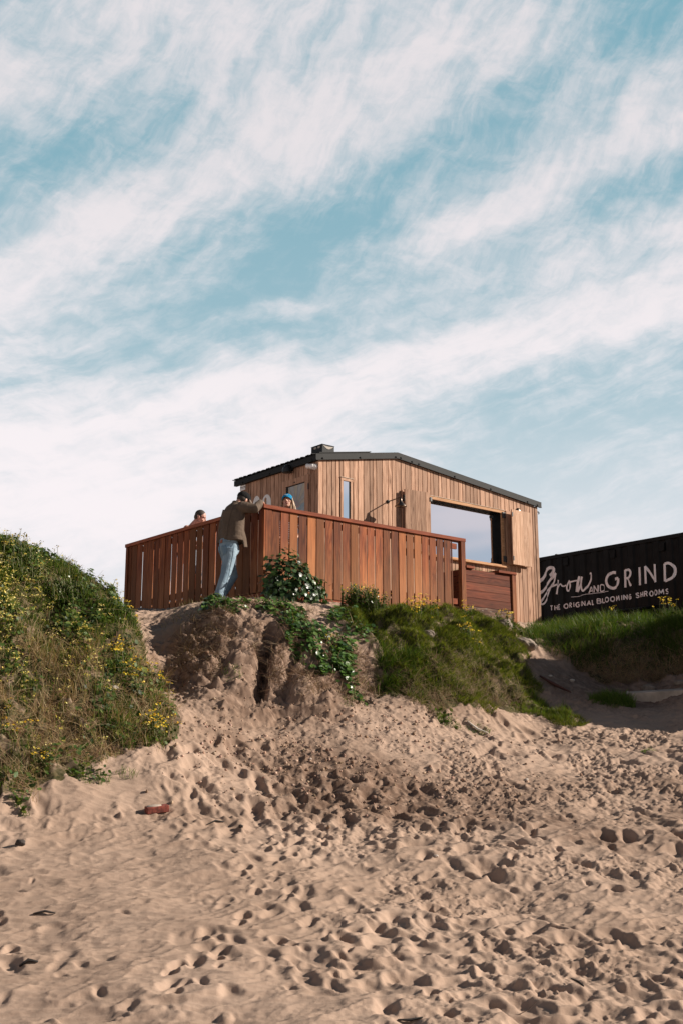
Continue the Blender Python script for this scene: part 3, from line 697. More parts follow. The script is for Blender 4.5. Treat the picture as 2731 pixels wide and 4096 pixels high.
# big window
wf = MB()
def ring(mb, u0, u1, z0, z1, t, v0, v1):
    mb.box((u0-t, v0, z1), (u1+t, v1, z1+t)); mb.box((u0-t, v0, z0-t), (u1+t, v1, z0))
    mb.box((u0-t, v0+.001, z0), (u0, v1, z1)); mb.box((u1, v0+.001, z0), (u1+t, v1, z1))
win = MB(); ring(win, 5.07, 7.15, 5.515, 6.60, .062, HV0-.022, HV0+.02)
wn_ = win.build('window', M_LARCH_H, hut, bevel=.003); wn_['label'] = 'wide serving window with mirrored pane'
sm = MB(); sm.box((4.98, HV0-.075, 5.452), (7.235, HV0+.0, 5.4535+.034)); sm.build('sill', M_LARCH_H, wn_, bevel=.003)
def reveal(par, u0, u1, z0, z1, dd):
    rv = MB(); v0, v1 = HV0+.0202, HV0+dd
    rv.poly([(u0, v0, z0), (u0, v1, z0), (u0, v1, z1), (u0, v0, z1)]); rv.poly([(u1, v0, z0), (u1, v1, z0), (u1, v1, z1), (u1, v0, z1)])
    rv.poly([(u0, v0, z0), (u1, v0, z0), (u1, v1, z0), (u0, v1, z0)]); rv.poly([(u0, v0, z1), (u1, v0, z1), (u1, v1, z1), (u0, v1, z1)])
    rv.build('reveal', M_BLACK, par)
reveal(wn_, 5.07, 7.15, 5.515, 6.60, .15)
pn = MB(); pn.box((5.072, HV0+.14, 5.517), (7.148, HV0+.148, 6.598)); pn.build('pane', M_GLASS, wn_)
for z in (5.53, 6.50):
    lt = MB(); lt.box((6.99, HV0+.10, z), (7.02, HV0+.139, z+.05)); lt.build('latch', M_IRON, wn_)
fl = MB(); fl.box((4.99, HV0-.03, 6.663), (7.24, HV0, 6.671)); fl.build('flashing', M_BRONZE, wn_)
# slit window
sw = MB(); ring(sw, 2.926, 3.10, 4.75, 6.625, .055, HV0-.016, HV0+.02)
sl_ = sw.build('window', M_LARCH, hut, bevel=.003); sl_['label'] = 'tall narrow slit window'
pn = MB(); pn.box((2.927, HV0+.004, 4.752), (3.072, HV0+.012, 6.623)); pn.build('pane', M_GLASS, sl_)
pn = MB(); pn.box((3.073, HV0-.002, 4.752), (3.099, HV0+.014, 6.623)); pn.build('reveal', M_BLACK, sl_)
fl = MB(); fl.box((2.865, HV0-.026, 6.681), (3.165, HV0, 6.689)); fl.build('flashing', M_BRONZE, sl_)
# folding shutters: an inner leaf against the wall and an outer leaf in front of it
def leaf(u0, u1, z0, z1, va, vb, thick=.028):
    mb = MB(); n = 5
    for i in range(n):
        p = u0+(u1-u0)*i/n; q = u0+(u1-u0)*(i+1)/n-.0015
        f = lambda u: va+(vb-va)*(u-u0)/(u1-u0)
        mb.mesh([(p,f(p)-thick,z0),(q,f(q)-thick,z0),(q,f(q),z0),(p,f(p),z0),(p,f(p)-thick,z1),(q,f(q)-thick,z1),(q,f(q),z1),(p,f(p),z1)],
                [(0,3,2,1),(4,5,6,7),(0,1,5,4),(1,2,6,5),(2,3,7,6),(3,0,4,7)], .3+.5*random.random())
    return mb
ls = leaf(4.36, 5.0, 5.52, 6.66, HV0-.012, HV0-.02); lo_ = ls.build('shutter', M_LARCH, hut, bevel=.002); lo_['label'] = 'darker folded shutter left of the wide window'
ls = leaf(4.375, 4.965, 5.52, 6.67, HV0-.075, HV0-.155); ls.build('outer_leaf', M_LARCH, lo_, bevel=.002)
for lo, hi in (((4.368, HV0-.10, 6.44), (4.374, HV0-.02, 6.56)), ((4.368, HV0-.10, 5.62), (4.374, HV0-.02, 5.74))):
    h = MB(); h.box(lo, hi); h.build('hinge', M_IRON, lo_)
h = MB(); h.box((4.955, HV0-.196, 6.5), (4.995, HV0-.156, 6.58)); h.build('latch', M_IRON, lo_)
ls = leaf(7.26, 7.92, 5.54, 6.66, HV0-.012, HV0-.02); ro_ = ls.build('shutter', M_LARCH, hut, bevel=.002); ro_['label'] = 'pale folded shutter right of the wide window'
ls = leaf(7.305, 7.885, 5.53, 6.68, HV0-.135, HV0-.125); ls.build('outer_leaf', M_LARCH_P, ro_, bevel=.002)
for z in (5.58, 6.5):
    h = MB(); h.box((7.16, HV0-.045, z), (7.24, HV0-.023, z+.12)); h.build('hinge', M_IRON, ro_)
    h = MB(); h.box((7.31, HV0-.170, z+.03), (7.335, HV0-.1635, z+.12)); h.build('latch', M_IRON, ro_)
# lamps on the wall
def gooseneck(u, z):
    l = MB(); l.mesh(*loft([((u, HV0-.0, z), .035, .035), ((u, HV0-.018, z), .035, .035)], ref=(1,0,0), round_caps=False)); 
    l.mesh(*loft([((u, HV0-.015, z), .011, .011), ((u, HV0-.34, z+.02), .011, .011), ((u, HV0-.36, z+.0), .011, .011)], ref=(1,0,0), n=8))
    o = l.build('wall_lamp', M_IRON, hut, smooth=True)
    s = MB(); prof = [(.018, .02), (.026, -.02), (.034, -.06), (.055, -.09), (.095, -.125), (.112, -.15), (.112, -.158)]
    s.mesh(*loft([((u, HV0-.36, z+dz), r, r) for r, dz in prof], n=20, ref=(1,0,0), round_caps=False)); s.build('lamp_shade', M_BRONZE, o, smooth=True)
gooseneck(4.02, 6.385); dm = MB(); dm.mesh(*ellipsoid((7.595, HV0-.075, 6.655), (.085, .055, .105), n=20, m=10, cut=-.1)); dm.mesh(*loft([((7.595, HV0, 6.68), .03, .03), ((7.595, HV0-.05, 6.68), .03, .03)], ref=(1,0,0), round_caps=False))
dm.build('wall_lamp', M_BRONZE, hut, smooth=True)['label'] = 'domed lamp half hidden behind the right shutter'
wl = MB(); wl.mesh(*loft([((HU0, 2.44, 6.90), .045, .045), ((HU0-.03, 2.44, 6.90), .045, .045)], ref=(0,0,1), round_caps=False)); wl.mesh(*loft([((HU0-.02, 2.44, 6.90), .014, .014), ((HU0-.10, 2.44, 6.915), .014, .014)], ref=(0,0,1)))
wlo = wl.build('wall_lamp', M_IRON, hut, smooth=True); wlo['label'] = 'black barn lamp above the door'
s = MB(); s.mesh(*loft([((HU0-.12, 2.44, 6.90+dz), r, r) for r, dz in ((.02, .07), (.045, .055), (.075, .02), (.085, -.03), (.095, -.075), (.095, -.082))], n=20, ref=(1,0,0), round_caps=False)); s.build('lamp_shade', M_IRON, wlo, smooth=True)
# white plastic vent elbow by the corner
el_ = MB(); e0 = [((HU0, 1.73, 6.80), .060, .060), ((HU0-.02, 1.73, 6.80), .060, .060), ((HU0-.03, 1.73, 6.80), .054, .054), ((HU0-.075, 1.735, 6.80), .054, .054)]
el_.mesh(*loft(e0, n=18, ref=(0,0,1), round_caps=False)); el_.mesh(*ellipsoid((HU0-.078, 1.738, 6.80), (.055, .054, .054), n=18))
el_.mesh(*loft([((HU0-.08, 1.74, 6.80), .047, .047), ((HU0-.10, 1.80, 6.815), .045, .045), ((HU0-.112, 1.845, 6.825), .045, .045)], n=16, ref=(0,0,1), round_caps=False))
el_.build('vent_elbow', M_WHITE, hut, smooth=True)
hk = MB(); hk.tube([(8.29, HV0+.1, 6.80), (8.40, HV0+.06, 6.81), (8.42, HV0+.06, 6.79), (8.40, HV0+.06, 6.765)], .012); hk.build('hook', M_IRON, hut)

# door with a leaded glass panel
dr = MB()
def ringv(mb, v0, v1, z0, z1, t, u0, u1):
    mb.box((u0, v0-t, z1), (u1, v1+t, z1+t)); mb.box((u0+.001, v0-t, z0), (u1, v0, z1)); mb.box((u0+.001, v1, z0), (u1, v1+t, z1))
ringv(dr, 2.033, 2.604, 4.3, 6.585, .12, HU0-.022, HU0)
do = dr.build('door', M_LARCH, hut, bevel=.003)
def plane_u(name, m, u, pts, par, t=.5):
    mb = MB(); mb.poly([(u, v, z) for v, z in pts], t); return mb.build(name, m, par)
lead = plain('leading', (.30, .31, .33), .5); 
G_A = plain('glass_sand', (.40, .355, .27), .3, var=.06); G_B = plain('glass_grey', (.36, .355, .335), .3, var=.06); G_S = plain('glass_rose', (.40, .27, .26), .3, var=.06)
G_W = plain('glass_blue', (.23, .32, .36), .3, var=.06); G_W2 = plain('glass_pale_blue', (.31, .37, .39), .3, var=.06); G_V = plain('glass_violet', (.30, .28, .29), .3, var=.06)
pu = HU0-.002
rvd = MB(); rvd.box((pu-.006, 2.03, 4.3), (pu-.004, 2.61, 6.586)); rvd.build('door_backing', M_DARK, do)
gp = MB(); gp.poly([(pu-.0075, 2.04, 5.0), (pu-.0075, 2.53, 5.0), (pu-.0075, 2.53, 6.565), (pu-.0075, 2.04, 6.565)]); gpo = gp.build('glass_panel', G_B, do); gpo['label'] = 'leaded glass panel with a rising sun over waves'
sc_v, sc_z = 2.30, 6.17
def clipray(a):
    c, s = math.cos(a), math.sin(a); r = 9
    if c > 1e-6: r = min(r, (2.53-sc_v)/c)
    if c < -1e-6: r = min(r, (sc_v-2.04)/-c)
    if s > 1e-6: r = min(r, (6.565-sc_z)/s)
    return (sc_v+r*c, sc_z+r*s)
angs = np.linspace(.12, math.pi-.12, 10)
ra_ = MB(); ld = MB()
for i in range(0, 9, 2):
    pts = [(sc_v, sc_z)] + [clipray(a) for a in np.linspace(angs[i], angs[i+1], 5)]
    ra_.poly([(pu-.009, v, z) for v, z in pts])
ra_.build('glass_rays', G_A, gpo)
def leadline(pts, w=.005, u=pu-.0125):
    for (v0, z0), (v1, z1) in zip(pts[:-1], pts[1:]):
        L = math.hypot(v1-v0, z1-z0)+1e-9; nx, nz_ = -(z1-z0)/L*w, (v1-v0)/L*w
        ld.poly([(u, v0+nx, z0+nz_), (u, v1+nx, z1+nz_), (u, v1-nx, z1-nz_), (u, v0-nx, z0-nz_)])
for a in angs: leadline([(sc_v, sc_z), clipray(a)])
plane_u('glass_sun', G_S, pu-.0105, [(sc_v+.095*math.cos(t), sc_z+.105*math.sin(t)) for t in np.linspace(0, 2*math.pi, 20)[:-1]], gpo)
leadline([(sc_v+.095*math.cos(t), sc_z+.105*math.sin(t)) for t in np.linspace(0, math.pi, 12)], .004, pu-.013)
def wavez(v, z, k): return z + .022*math.sin(v*22+k) + (2.30-v)*.16
for k, (zt, m_) in enumerate(((6.14, G_W), (6.08, G_W2), (6.03, G_W), (5.97, G_V), (5.90, G_W2))):
    vsn = np.linspace(2.04, 2.53, 14); top = [(v, wavez(v, zt, k*1.3)) for v in vsn]
    plane_u('glass_wave', m_, pu-.0135-.0008*k, top + [(2.53, 5.0), (2.04, 5.0)], gpo); leadline(top, .0035, pu-.0142-.0008*k)
ld.build('leading', lead, gpo)
for z in (6.42, 4.8):
    hg = MB(); hg.box((HU0-.03, 1.905, z), (HU0-.0225, 1.93, z+.11)); hg.build('hinge', M_IRON, do)
hg = MB(); hg.mesh(*ellipsoid((HU0-.028, 2.33, 6.625), (.012, .02, .012), n=8, m=6)); hg.build('knob', M_IRON, do)
# painted emblem on the side wall: a leaf shape and an arch with a slot
em = MB(); eu = HU0-.0045
em.poly([(eu, 3.69, 6.1)] + [(eu, 3.56+.13*math.cos(t)-.02*math.sin(t)*0, 6.38+.215*math.sin(t)) for t in np.linspace(math.pi*.0+.02, math.pi-.02, 16)][::1] + [(eu, 3.43, 6.1)])
def archpts(cv, r, zc, h): return [(cv+r*math.cos(t), zc+h*math.sin(t)) for t in np.linspace(0, math.pi, 14)]
o_ = archpts(3.235, .15, 6.38, .185); i_ = archpts(3.265, .036, 6.46, .05)
for (p, q, r, s_) in zip(o_[:-1], o_[1:], i_[1:], i_[:-1]): em.poly([(eu, *p), (eu, *q), (eu, *r), (eu, *s_)])
em.poly([(eu, *o_[0]), (eu, *i_[0]), (eu, 3.301, 6.0), (eu, 3.385, 6.0)]); em.poly([(eu, *o_[-1]), (eu, *i_[-1]), (eu, 3.229, 6.0), (eu, 3.085, 6.0)])
em.build('painted_emblem', M_LOGO, hut)
# small notice
def text_mesh(name, body, size, m, parent, M, bold=0., depth=0.0):
    cu = bpy.data.curves.new(name, 'FONT'); cu.body = body; cu.size = size; cu.offset = bold; cu.extrude = depth; cu.resolution_u = 3
    tmp = bpy.data.objects.new('tmp', cu); COL.objects.link(tmp); bpy.context.view_layer.update()
    me2 = bpy.data.meshes.new_from_object(tmp.evaluated_get(bpy.context.evaluated_depsgraph_get())); bpy.data.objects.remove(tmp)
    me2.transform(M); me2.name = name; me2.materials.clear(); me2.materials.append(m)
    return link(bpy.data.objects.new(name, me2), parent)
# matrix that lays text on a face whose normal is -u, reading towards -v
def face_mu(u, v, z, tilt=0.):
    return Matrix(((0, 0, -1, u), (-1, 0, 0, v), (0, 1, 0, z), (0, 0, 0, 1))) @ Matrix.Rotation(tilt, 4, 'Z')
nb = MB(); nb.box((HU0-.008, 3.945, 6.795), (HU0-.0025, 4.125, 6.895)); no = nb.build('notice', M_WHITE, hut); no['label'] = 'small white camera warning notice'
text_mesh('lettering', 'CCTV', .05, M_IRON, no, face_mu(HU0-.0095, 4.06, 6.83), .0015)
cm = MB(); cm.poly([(HU0-.0095, 4.115, 6.86), (HU0-.0095, 4.075, 6.875), (HU0-.0095, 4.07, 6.85), (HU0-.0095, 4.11, 6.835)]); cm.poly([(HU0-.0095, 4.10, 6.836), (HU0-.0095, 4.092, 6.836), (HU0-.0095, 4.095, 6.81), (HU0-.0095, 4.105, 6.81)])
cm.build('camera_symbol', M_IRON, no)

# ---- deck inside the fence
dk = frame('deck'); tag(dk, 'low timber deck floor inside the fence', kind='structure')
d_ = MB(); v = .06
while v < 4.2:
    d_.box((.06, v, 4.22), (2.33 if v > 1.6 else 4.3, v+.11, 4.25), random.random()); v += .117
d_.build('floor', M_DECK, dk)

# ---- fence round the deck
fence = frame('deck_fence'); tag(fence, 'reddish stained timber fence with flat handrail round the deck', 'fence')
FZ0, FZ1, RT = 4.105, 5.40, 5.462
pr = MB(); u = .14
while u < 4.03:
    w = rnd(.150, .163)
    pr.box((u, -.004+rnd(-.003, .003), FZ0+rnd(-.006, .006)), (min(u+w, 4.045), .010, FZ1), random.random()); u += .1765
p_ = pr.build('board_panel', M_FENCE, fence, bevel=.002); p_['label'] = 'sunlit long run of boards'
pl_ = MB(); v = .17
while v < 4.12:
    w = rnd(.168, .186)
    pl_.box((-.004+rnd(-.003, .003), v, FZ0+rnd(-.006, .006)), (.009, min(v+w, 4.2), FZ1), random.random()); v += .1965
p_ = pl_.build('board_panel', M_FENCE, fence, bevel=.002); p_['label'] = 'shaded short run of boards'
for (lo, hi) in (((-.006, -.008, FZ0), (.022, .135, FZ1)), ((.0225, -.010, FZ0), (.135, .022, FZ1))):
    b = MB(); b.box(lo, hi, random.random()); b.build('corner_board', M_FENCE, fence, bevel=.002)
for (u, v) in ((.03, .03), (1.45, .0235), (2.85, .0235), (.0235, 1.5), (.0235, 2.9)):
    b = MB(); b.box((u, v, 3.85), (u+.09, v+.09, FZ1), .4); b.build('post', M_FENCE, fence)
b = MB(); b.box((4.245, -.03, 3.85), (4.35, .055, FZ1-.001), .45); b.build('post', M_FENCE, fence, bevel=.004)
b = MB(); b.box((-.02, 4.20, 3.85), (.09, 4.285, FZ1-.001), .45); b.build('post', M_FENCE, fence, bevel=.004)
b = MB(); b.box((-.035, -.035, FZ1), (4.36, .115, RT), .5); b.build('handrail', M_RAIL_U, fence, bevel=.004)
b = MB(); b.box((-.034, .1155, FZ1+.0005), (.115, 4.30, RT-.0005), .5); b.build('handrail', M_RAIL_V, fence, bevel=.004)
for z in (4.28, 5.26):
    b = MB(); b.box((.115, .0225, z), (4.185, .06, z+.095), .4); b.build('crossbar', M_RAIL_U, fence)
    b = MB(); b.box((.0225, .125, z), (.06, 4.2, z+.095), .4); b.build('crossbar', M_RAIL_V, fence)
b = MB(); b.box((.03, -.02, 3.82), (4.18, .018, FZ0-.012), .5); b.build('kickboard', M_RAIL_U, fence)
b = MB(); b.box((-.02, -.02, 3.82), (.018, 4.2, FZ0-.012), .5); b.build('kickboard', M_RAIL_V, fence)

# ---- planter box
pb = frame('planter_box'); tag(pb, 'square reddish board planter with grassy top beside the fence end', 'planter')
b = MB(); zs = [3.80, 4.08, 4.27, 4.42, 4.56, 4.70, 4.82, 4.935]
for i, (z0, z1) in enumerate(zip(zs[:-1], zs[1:])):
    if i == 1: continue
    b.box((4.365, -.003+rnd(-.003, .003), z0), (5.60, .028, z1-.004), random.random())
for i, (z0, z1) in enumerate(zip(zs[:-1], zs[1:])):
    b.box((4.366, .0285, z0), (4.39, .62, z1-.004), random.random()); b.box((5.585, .0285, z0), (5.61, .62, z1-.004), random.random())
b.build('side_panel', M_PLANT, pb, bevel=.003)
b = MB(); b.box((4.37, -.02, 4.085), (5.585, .022, 4.262), .6); q = b.build('side_panel', M_OLD, pb, bevel=.004); q['label'] = 'dark old board with flaking paint'
b = MB()
for _ in range(26):
    x = rnd(4.4, 5.55); z = rnd(4.10, 4.25); w = rnd(.01, .05); h_ = rnd(.003, .010)
    b.poly([(x, -.0215, z), (x+w, -.0215, z+rnd(-.004, .004)), (x+w*.9, -.0215, z+h_), (x+w*.2, -.0215, z+h_*1.3)])
b.build('flaked_paint', plain('old_paint', (.27, .235, .19), .7, var=.3), q)
b = MB(); b.box((5.555, -.034, 3.80), (5.625, -.004, 4.935), .5); b.box((5.6255, -.034, 3.8), (5.65, .05, 4.935), .5); b.build('corner_batten', M_FENCE, pb, bevel=.003)
b = MB(); b.box((4.355, -.045, 4.94), (4.56, .12, 4.985), .5); b.build('cap', M_RAIL_U, pb, bevel=.004)
b = MB(); b.box((5.18, -.05, 4.938), (5.66, .40, 4.985), .6); b.build('cap', M_RAIL_U, pb, bevel=.004)
b = MB(); b.box((4.391, .03, 4.6), (5.584, .6, 4.915)); b.build('soil', plain('soil', (.09, .06, .04), .9), pb)

# ---- shipping container
ct = frame('shipping_container'); tag(ct, 'black corrugated shipping container with white sign lettering', 'container')
KU, KV0, KV1, KZ0, KZ1 = 11.352, -1.6, 4.9, 3.86, 6.50
PITCH, DEPTH, V0R = .3435, .036, 4.04
def corr(v):
    ph = ((V0R - v)/PITCH) % 1
    # outer flat, slope, inner flat, slope
    if ph < .40: return 0.
    if ph < .52: return (ph-.40)/.12*DEPTH
    if ph < .88: return DEPTH
    return (1-(ph-.88)/.12)*DEPTH
bks = []
k0 = int((V0R-KV1)/PITCH)-1
for k in range(k0, k0+24):
    for f in (0, .40, .52, .88):
        vv = V0R-(k+f)*PITCH
        if KV0+.06 < vv < KV1-.06: bks.append(vv)
bks = sorted(bks + [KV0+.06, KV1-.06])
b = MB()
for a, c in zip(bks[:-1], bks[1:]):
    b.poly([(KU+corr(a+1e-5), a, KZ0+.12), (KU+corr(c-1e-5), c, KZ0+.12), (KU+corr(c-1e-5), c, KZ1-.09), (KU+corr(a+1e-5), a, KZ1-.09)])
b.build('side_panel', M_BLACK, ct)
b = MB(); b.box((KU+.05, KV0+.05, KZ0+.05), (KU+2.4, KV1-.05, KZ1-.012)); b.build('body', M_BLACK, ct)
b = MB(); b.box((KU-.012, KV0, KZ1-.09), (KU+.06, KV1, KZ1)); b.box((KU-.012, KV0, KZ0), (KU+.06, KV1, KZ0+.12)); b.box((KU-.014, KV0-.001, KZ0+.12), (KU+.06, KV0+.06, KZ1-.09)); b.box((KU-.014, KV1-.06, KZ0+.12), (KU+.06, KV1+.001, KZ1-.09)); b.build('frame', M_BLACK, ct, bevel=.006)
for (v, z) in ((3.414, 6.29), (2.037, 6.285), (.703, 6.26), (-.6, 6.27)):
    b = MB(); b.box((KU-.03, v-.075, z-.09), (KU+.04, v+.075, z+.09)); b.box((KU-.036, v-.06, z-.10), (KU-.0305, v+.06, z+.02)); b.build('vent', M_BLACK, ct, bevel=.006)
def ribbon(mb, pts, w, smooth=True, lift=.004):
    p = [np.array(q) for q in pts]
    if smooth and len(p) > 2:
        out = []
        for i in range(len(p)-1):
            p0 = p[max(i-1, 0)]; p1 = p[i]; p2 = p[i+1]; p3 = p[min(i+2, len(p)-1)]
            for t in np.linspace(0, 1, 7)[:-1]:
                out.append(.5*((2*p1)+(p2-p0)*t+(2*p0-5*p1+4*p2-p3)*t*t+(3*p1-p0-3*p2+p3)*t**3))
        out.append(p[-1]); p = out
    q = [p[0]]
    for a, c in zip(p[:-1], p[1:]):
        n = max(1, int(np.linalg.norm(c-a)/.012))
        for k in range(1, n+1): q.append(a+(c-a)*k/n)
    p = np.array(q); tg = np.gradient(p, axis=0); tg /= np.linalg.norm(tg, axis=1, keepdims=True)+1e-9
    nn = np.stack([-tg[:, 1], tg[:, 0]], 1); m = 5
    rows = [[tuple(p[i]+nn[i]*w*(j/(m-1)-.5)) for j in range(m)] for i in range(len(p))]
    for i in range(len(p)-1):
        for j in range(m-1):
            mb.poly([(KU+corr(v)-lift, v, z) for v, z in (rows[i][j], rows[i+1][j], rows[i+1][j+1], rows[i][j+1])])
SC = .0030
script = [(26,[(4.306,5.879),(4.146,6.015),(4.048,6.149),(3.955,6.204),(3.871,6.198),(3.837,6.153),(3.871,6.063),(3.94,6.013)]),
(22,[(4.321,5.572),(4.257,5.624),(4.099,5.748),(3.924,5.916),(3.773,6.058)]),
(15,[(3.782,6.052),(3.837,5.859),(3.951,5.684),(4.05,5.507),(4.147,5.381),(4.234,5.343),(4.256,5.388),(4.187,5.499),(4.043,5.647),(3.888,5.747),(3.752,5.778)]),
(18,[(3.687,5.876),(3.725,5.728),(3.776,5.542)]),
(12,[(3.776,5.542),(3.706,5.679),(3.625,5.767),(3.557,5.708),(3.48,5.727)]),
(15,[(3.375,5.821),(3.458,5.697),(3.446,5.591),(3.379,5.599),(3.328,5.681),(3.348,5.795),(3.375,5.821)]),
(12,[(3.354,5.782),(3.244,5.787),(3.151,5.803)]),
(26,[(3.059,5.891),(3.126,5.727),(3.152,5.527)]),
(20,[(3.143,5.526),(3.043,5.671),(2.961,5.867)]),
(16,[(2.967,5.863),(3.001,5.666),(2.96,5.528),(2.849,5.598),(2.726,5.77),(2.708,5.893),(2.75,5.928)])]
ands = [(9,[(2.815,5.45),(2.736,5.6),(2.667,5.449)]),(8,[(2.781,5.499),(2.686,5.506)]),
(9,[(2.627,5.452),(2.624,5.61),(2.522,5.456),(2.512,5.612)]),
(9,[(2.469,5.456),(2.463,5.602),(2.38,5.601),(2.335,5.538),(2.366,5.469),(2.469,5.456)])]
grind = [(22,[(1.992,5.841),(2.108,5.858),(2.215,5.797),(2.268,5.691),(2.234,5.571),(2.13,5.496),(2.027,5.51),(1.947,5.586),(1.929,5.699)]),(22,[(1.925,5.7),(2.042,5.7)]),
(19,[(1.768,5.471),(1.749,5.877)]),(18,[(1.75,5.863),(1.626,5.861),(1.578,5.784),(1.629,5.689),(1.754,5.678)]),(18,[(1.685,5.678),(1.588,5.481)]),
(18,[(1.369,5.477),(1.357,5.887)]),(18,[(1.186,5.486),(1.179,5.882)]),(18,[(1.179,5.882),(.931,5.49)]),(18,[(.931,5.49),(.923,5.896)]),
(20,[(.703,5.484),(.685,5.881)]),(20,[(.69,5.875),(0.552,5.868),(0.435,5.771),(0.426,5.637),(0.507,5.53),(0.703,5.492)])]
for nm, lst, sm_ in (('lettering', script, True), ('lettering', ands, False), ('lettering', grind, False)):
    b = MB()
    for k, (w, pts) in enumerate(lst): ribbon(b, pts, w*SC, sm_ or len(pts) > 4, .004+.0012*(k % 5))
    o = b.build(nm, M_PAINT, ct); o['label'] = {id(script): 'white script word Grow', id(ands): 'small white word AND', id(grind): 'white capitals GRIND'}[id(lst)]
b = MB(); ribbon(b, [(3.316,5.419),(3.115,5.415),(2.858,5.439),(2.579,5.43),(2.221,5.435)], .011); b.build('underline', M_PAINT, ct)
GL = {'T': [[(0,1),(1,1)],[(.5,1),(.5,0)]], 'H': [[(0,1),(0,0)],[(1,1),(1,0)],[(0,.5),(1,.5)]], 'E': [[(1,1),(0,1),(0,0),(1,0)],[(0,.5),(.8,.5)]],
 'O': [[(.5+.5*math.cos(t), .5+.5*math.sin(t)) for t in np.linspace(0, 2*math.pi, 17)]], 'R': [[(0,0),(0,1)],[(0,1),(.7,1),(1,.78),(.7,.52),(0,.5)],[(.5,.5),(1,0)]],
 'I': [[(.5,1),(.5,0)]], 'G': [[(.95,.85),(.6,1),(.2,.9),(0,.5),(.2,.08),(.6,0),(.95,.15),(.95,.48),(.6,.48)]], 'N': [[(0,0),(0,1),(1,0),(1,1)]],
 'A': [[(0,0),(.5,1),(1,0)],[(.2,.35),(.8,.35)]], 'L': [[(0,1),(0,0),(1,0)]], 'B': [[(0,0),(0,1)],[(0,1),(.75,.95),(.85,.75),(.7,.55),(0,.53)],[(.6,.53),(1,.38),(.95,.12),(.7,0),(0,0)]],
 'M': [[(0,0),(.1,1),(.5,.25),(.9,1),(1,0)]], 'S': [[(.92,.86),(.55,1),(.12,.86),(.2,.6),(.8,.42),(.9,.14),(.5,0),(.05,.12)]]}
for word, va, vb, z0 in (('THE', 3.978, 3.658, 5.15), ('ORIGINAL', 3.564, 2.65, 5.158), ('BLOOMING', 2.572, 1.592, 5.174), ('SHROOMS', 1.498, .618, 5.19)):
    b = MB(); wd = {'I': .45, 'M': 1.25, 'O': 1.1, 'L': .8, 'T': .95}; tot = sum(wd.get(c, 1) for c in word); step = (va-vb+.02)/tot; v = va
    for c in word:
        w_ = wd.get(c, 1)*step; g = w_*.74; dz = rnd(-.006, .006)
        for st in GL[c]: ribbon(b, [(v-.016-x*(g-.012), z0+.014+dz+y*.108) for x, y in st], .025, False, .004+.001*rnd(0, 4))
        v -= w_
    o = b.build('lettering', M_PAINT, ct); o['label'] = 'white word ' + word
b = MB(); b.box((KU+.05, 3.8, KZ1+.001), (KU+.12, 3.74, KZ1+.03)); b.build('bracket', M_IRON, ct)

# ---- wheeled bin against the container
bn = frame('wheelie_bin'); tag(bn, 'black plastic bin with a sloping lid beside the container', 'bin')
b = MB(); u0, v0 = 10.55, .75
b.mesh([(u0+.05, v0+.06, 4.1), (u0+.55, v0+.06, 4.1), (u0+.55, v0+1.1, 4.1), (u0+.05, v0+1.1, 4.1), (u0, v0, 4.80), (u0+.6, v0, 4.80), (u0+.6, v0+1.16, 4.80), (u0, v0+1.16, 4.80)], [(0,3,2,1),(4,5,6,7),(0,1,5,4),(1,2,6,5),(2,3,7,6),(3,0,4,7)])
bb = b.build('body', M_BLACK, bn, bevel=.02)
b = MB(); b.mesh([(u0-.04, v0-.03, 4.805), (u0+.64, v0-.03, 4.86), (u0+.64, v0+1.19, 4.86), (u0-.04, v0+1.19, 4.805), (u0-.03, v0-.02, 4.84), (u0+.62, v0, 4.95), (u0+.62, v0+1.16, 4.95), (u0-.03, v0+1.18, 4.84)], [(0,3,2,1),(4,5,6,7),(0,1,5,4),(1,2,6,5),(2,3,7,6),(3,0,4,7)])
b.build('lid', M_BLACK, bn, bevel=.015)
for v in (v0+.1, v0+1.0):
    b = MB(); b.mesh(*loft([((u0+.55, v, 4.1), .1, .1), ((u0+.55, v+.05, 4.1), .1, .1)], ref=(0,0,1), round_caps=False)); b.build('wheel', M_RUBBER, bn)

# ------------------------------------------------------------------ plants
M_GRASS = leafmat('grass_blade', .5, .34, .25)
M_STRAW = leafmat('dry_straw', .7, .25, .15)
M_IVY = leafmat('glossy_leaf', .34, .22, .5)
M_LEAF = leafmat('soft_leaf', .5, .35, .3)
M_PETAL = leafmat('petal', .6, .3, .2)
M_STEM = plain('plant_stem', (.10, .10, .035), .7)

def arrays_mesh(name, m, parent, V_, F_, cols, smooth=False):
    """V_ (n,3), F_ list of (k,j) index arrays, cols (n,3)"""
    me = bpy.data.meshes.new(name)
    me.vertices.add(len(V_)); me.vertices.foreach_set('co', V_.astype(np.float32).ravel())
    li = np.concatenate([f.ravel() for f in F_]).astype(np.int32)
    ls = []; o = 0
    for f in F_:
        ls.append(o+np.arange(len(f))*f.shape[1]); o += f.size
    ls = np.concatenate(ls).astype(np.int32)
    me.loops.add(len(li)); me.loops.foreach_set('vertex_index', li)
    me.polygons.add(len(ls)); me.polygons.foreach_set('loop_start', ls)
    at = me.attributes.new('col', 'FLOAT_COLOR', 'POINT')
    at.data.foreach_set('color', np.concatenate([cols, np.ones((len(cols), 1))], 1).astype(np.float32).ravel())
    me.update(calc_edges=True)
    if smooth: me.polygons.foreach_set('use_smooth', np.ones(len(ls), bool))
    me.materials.append(m)
    return link(bpy.data.objects.new(name, me), parent)

def unit(a): return a/(np.linalg.norm(a, axis=-1, keepdims=True)+1e-9)

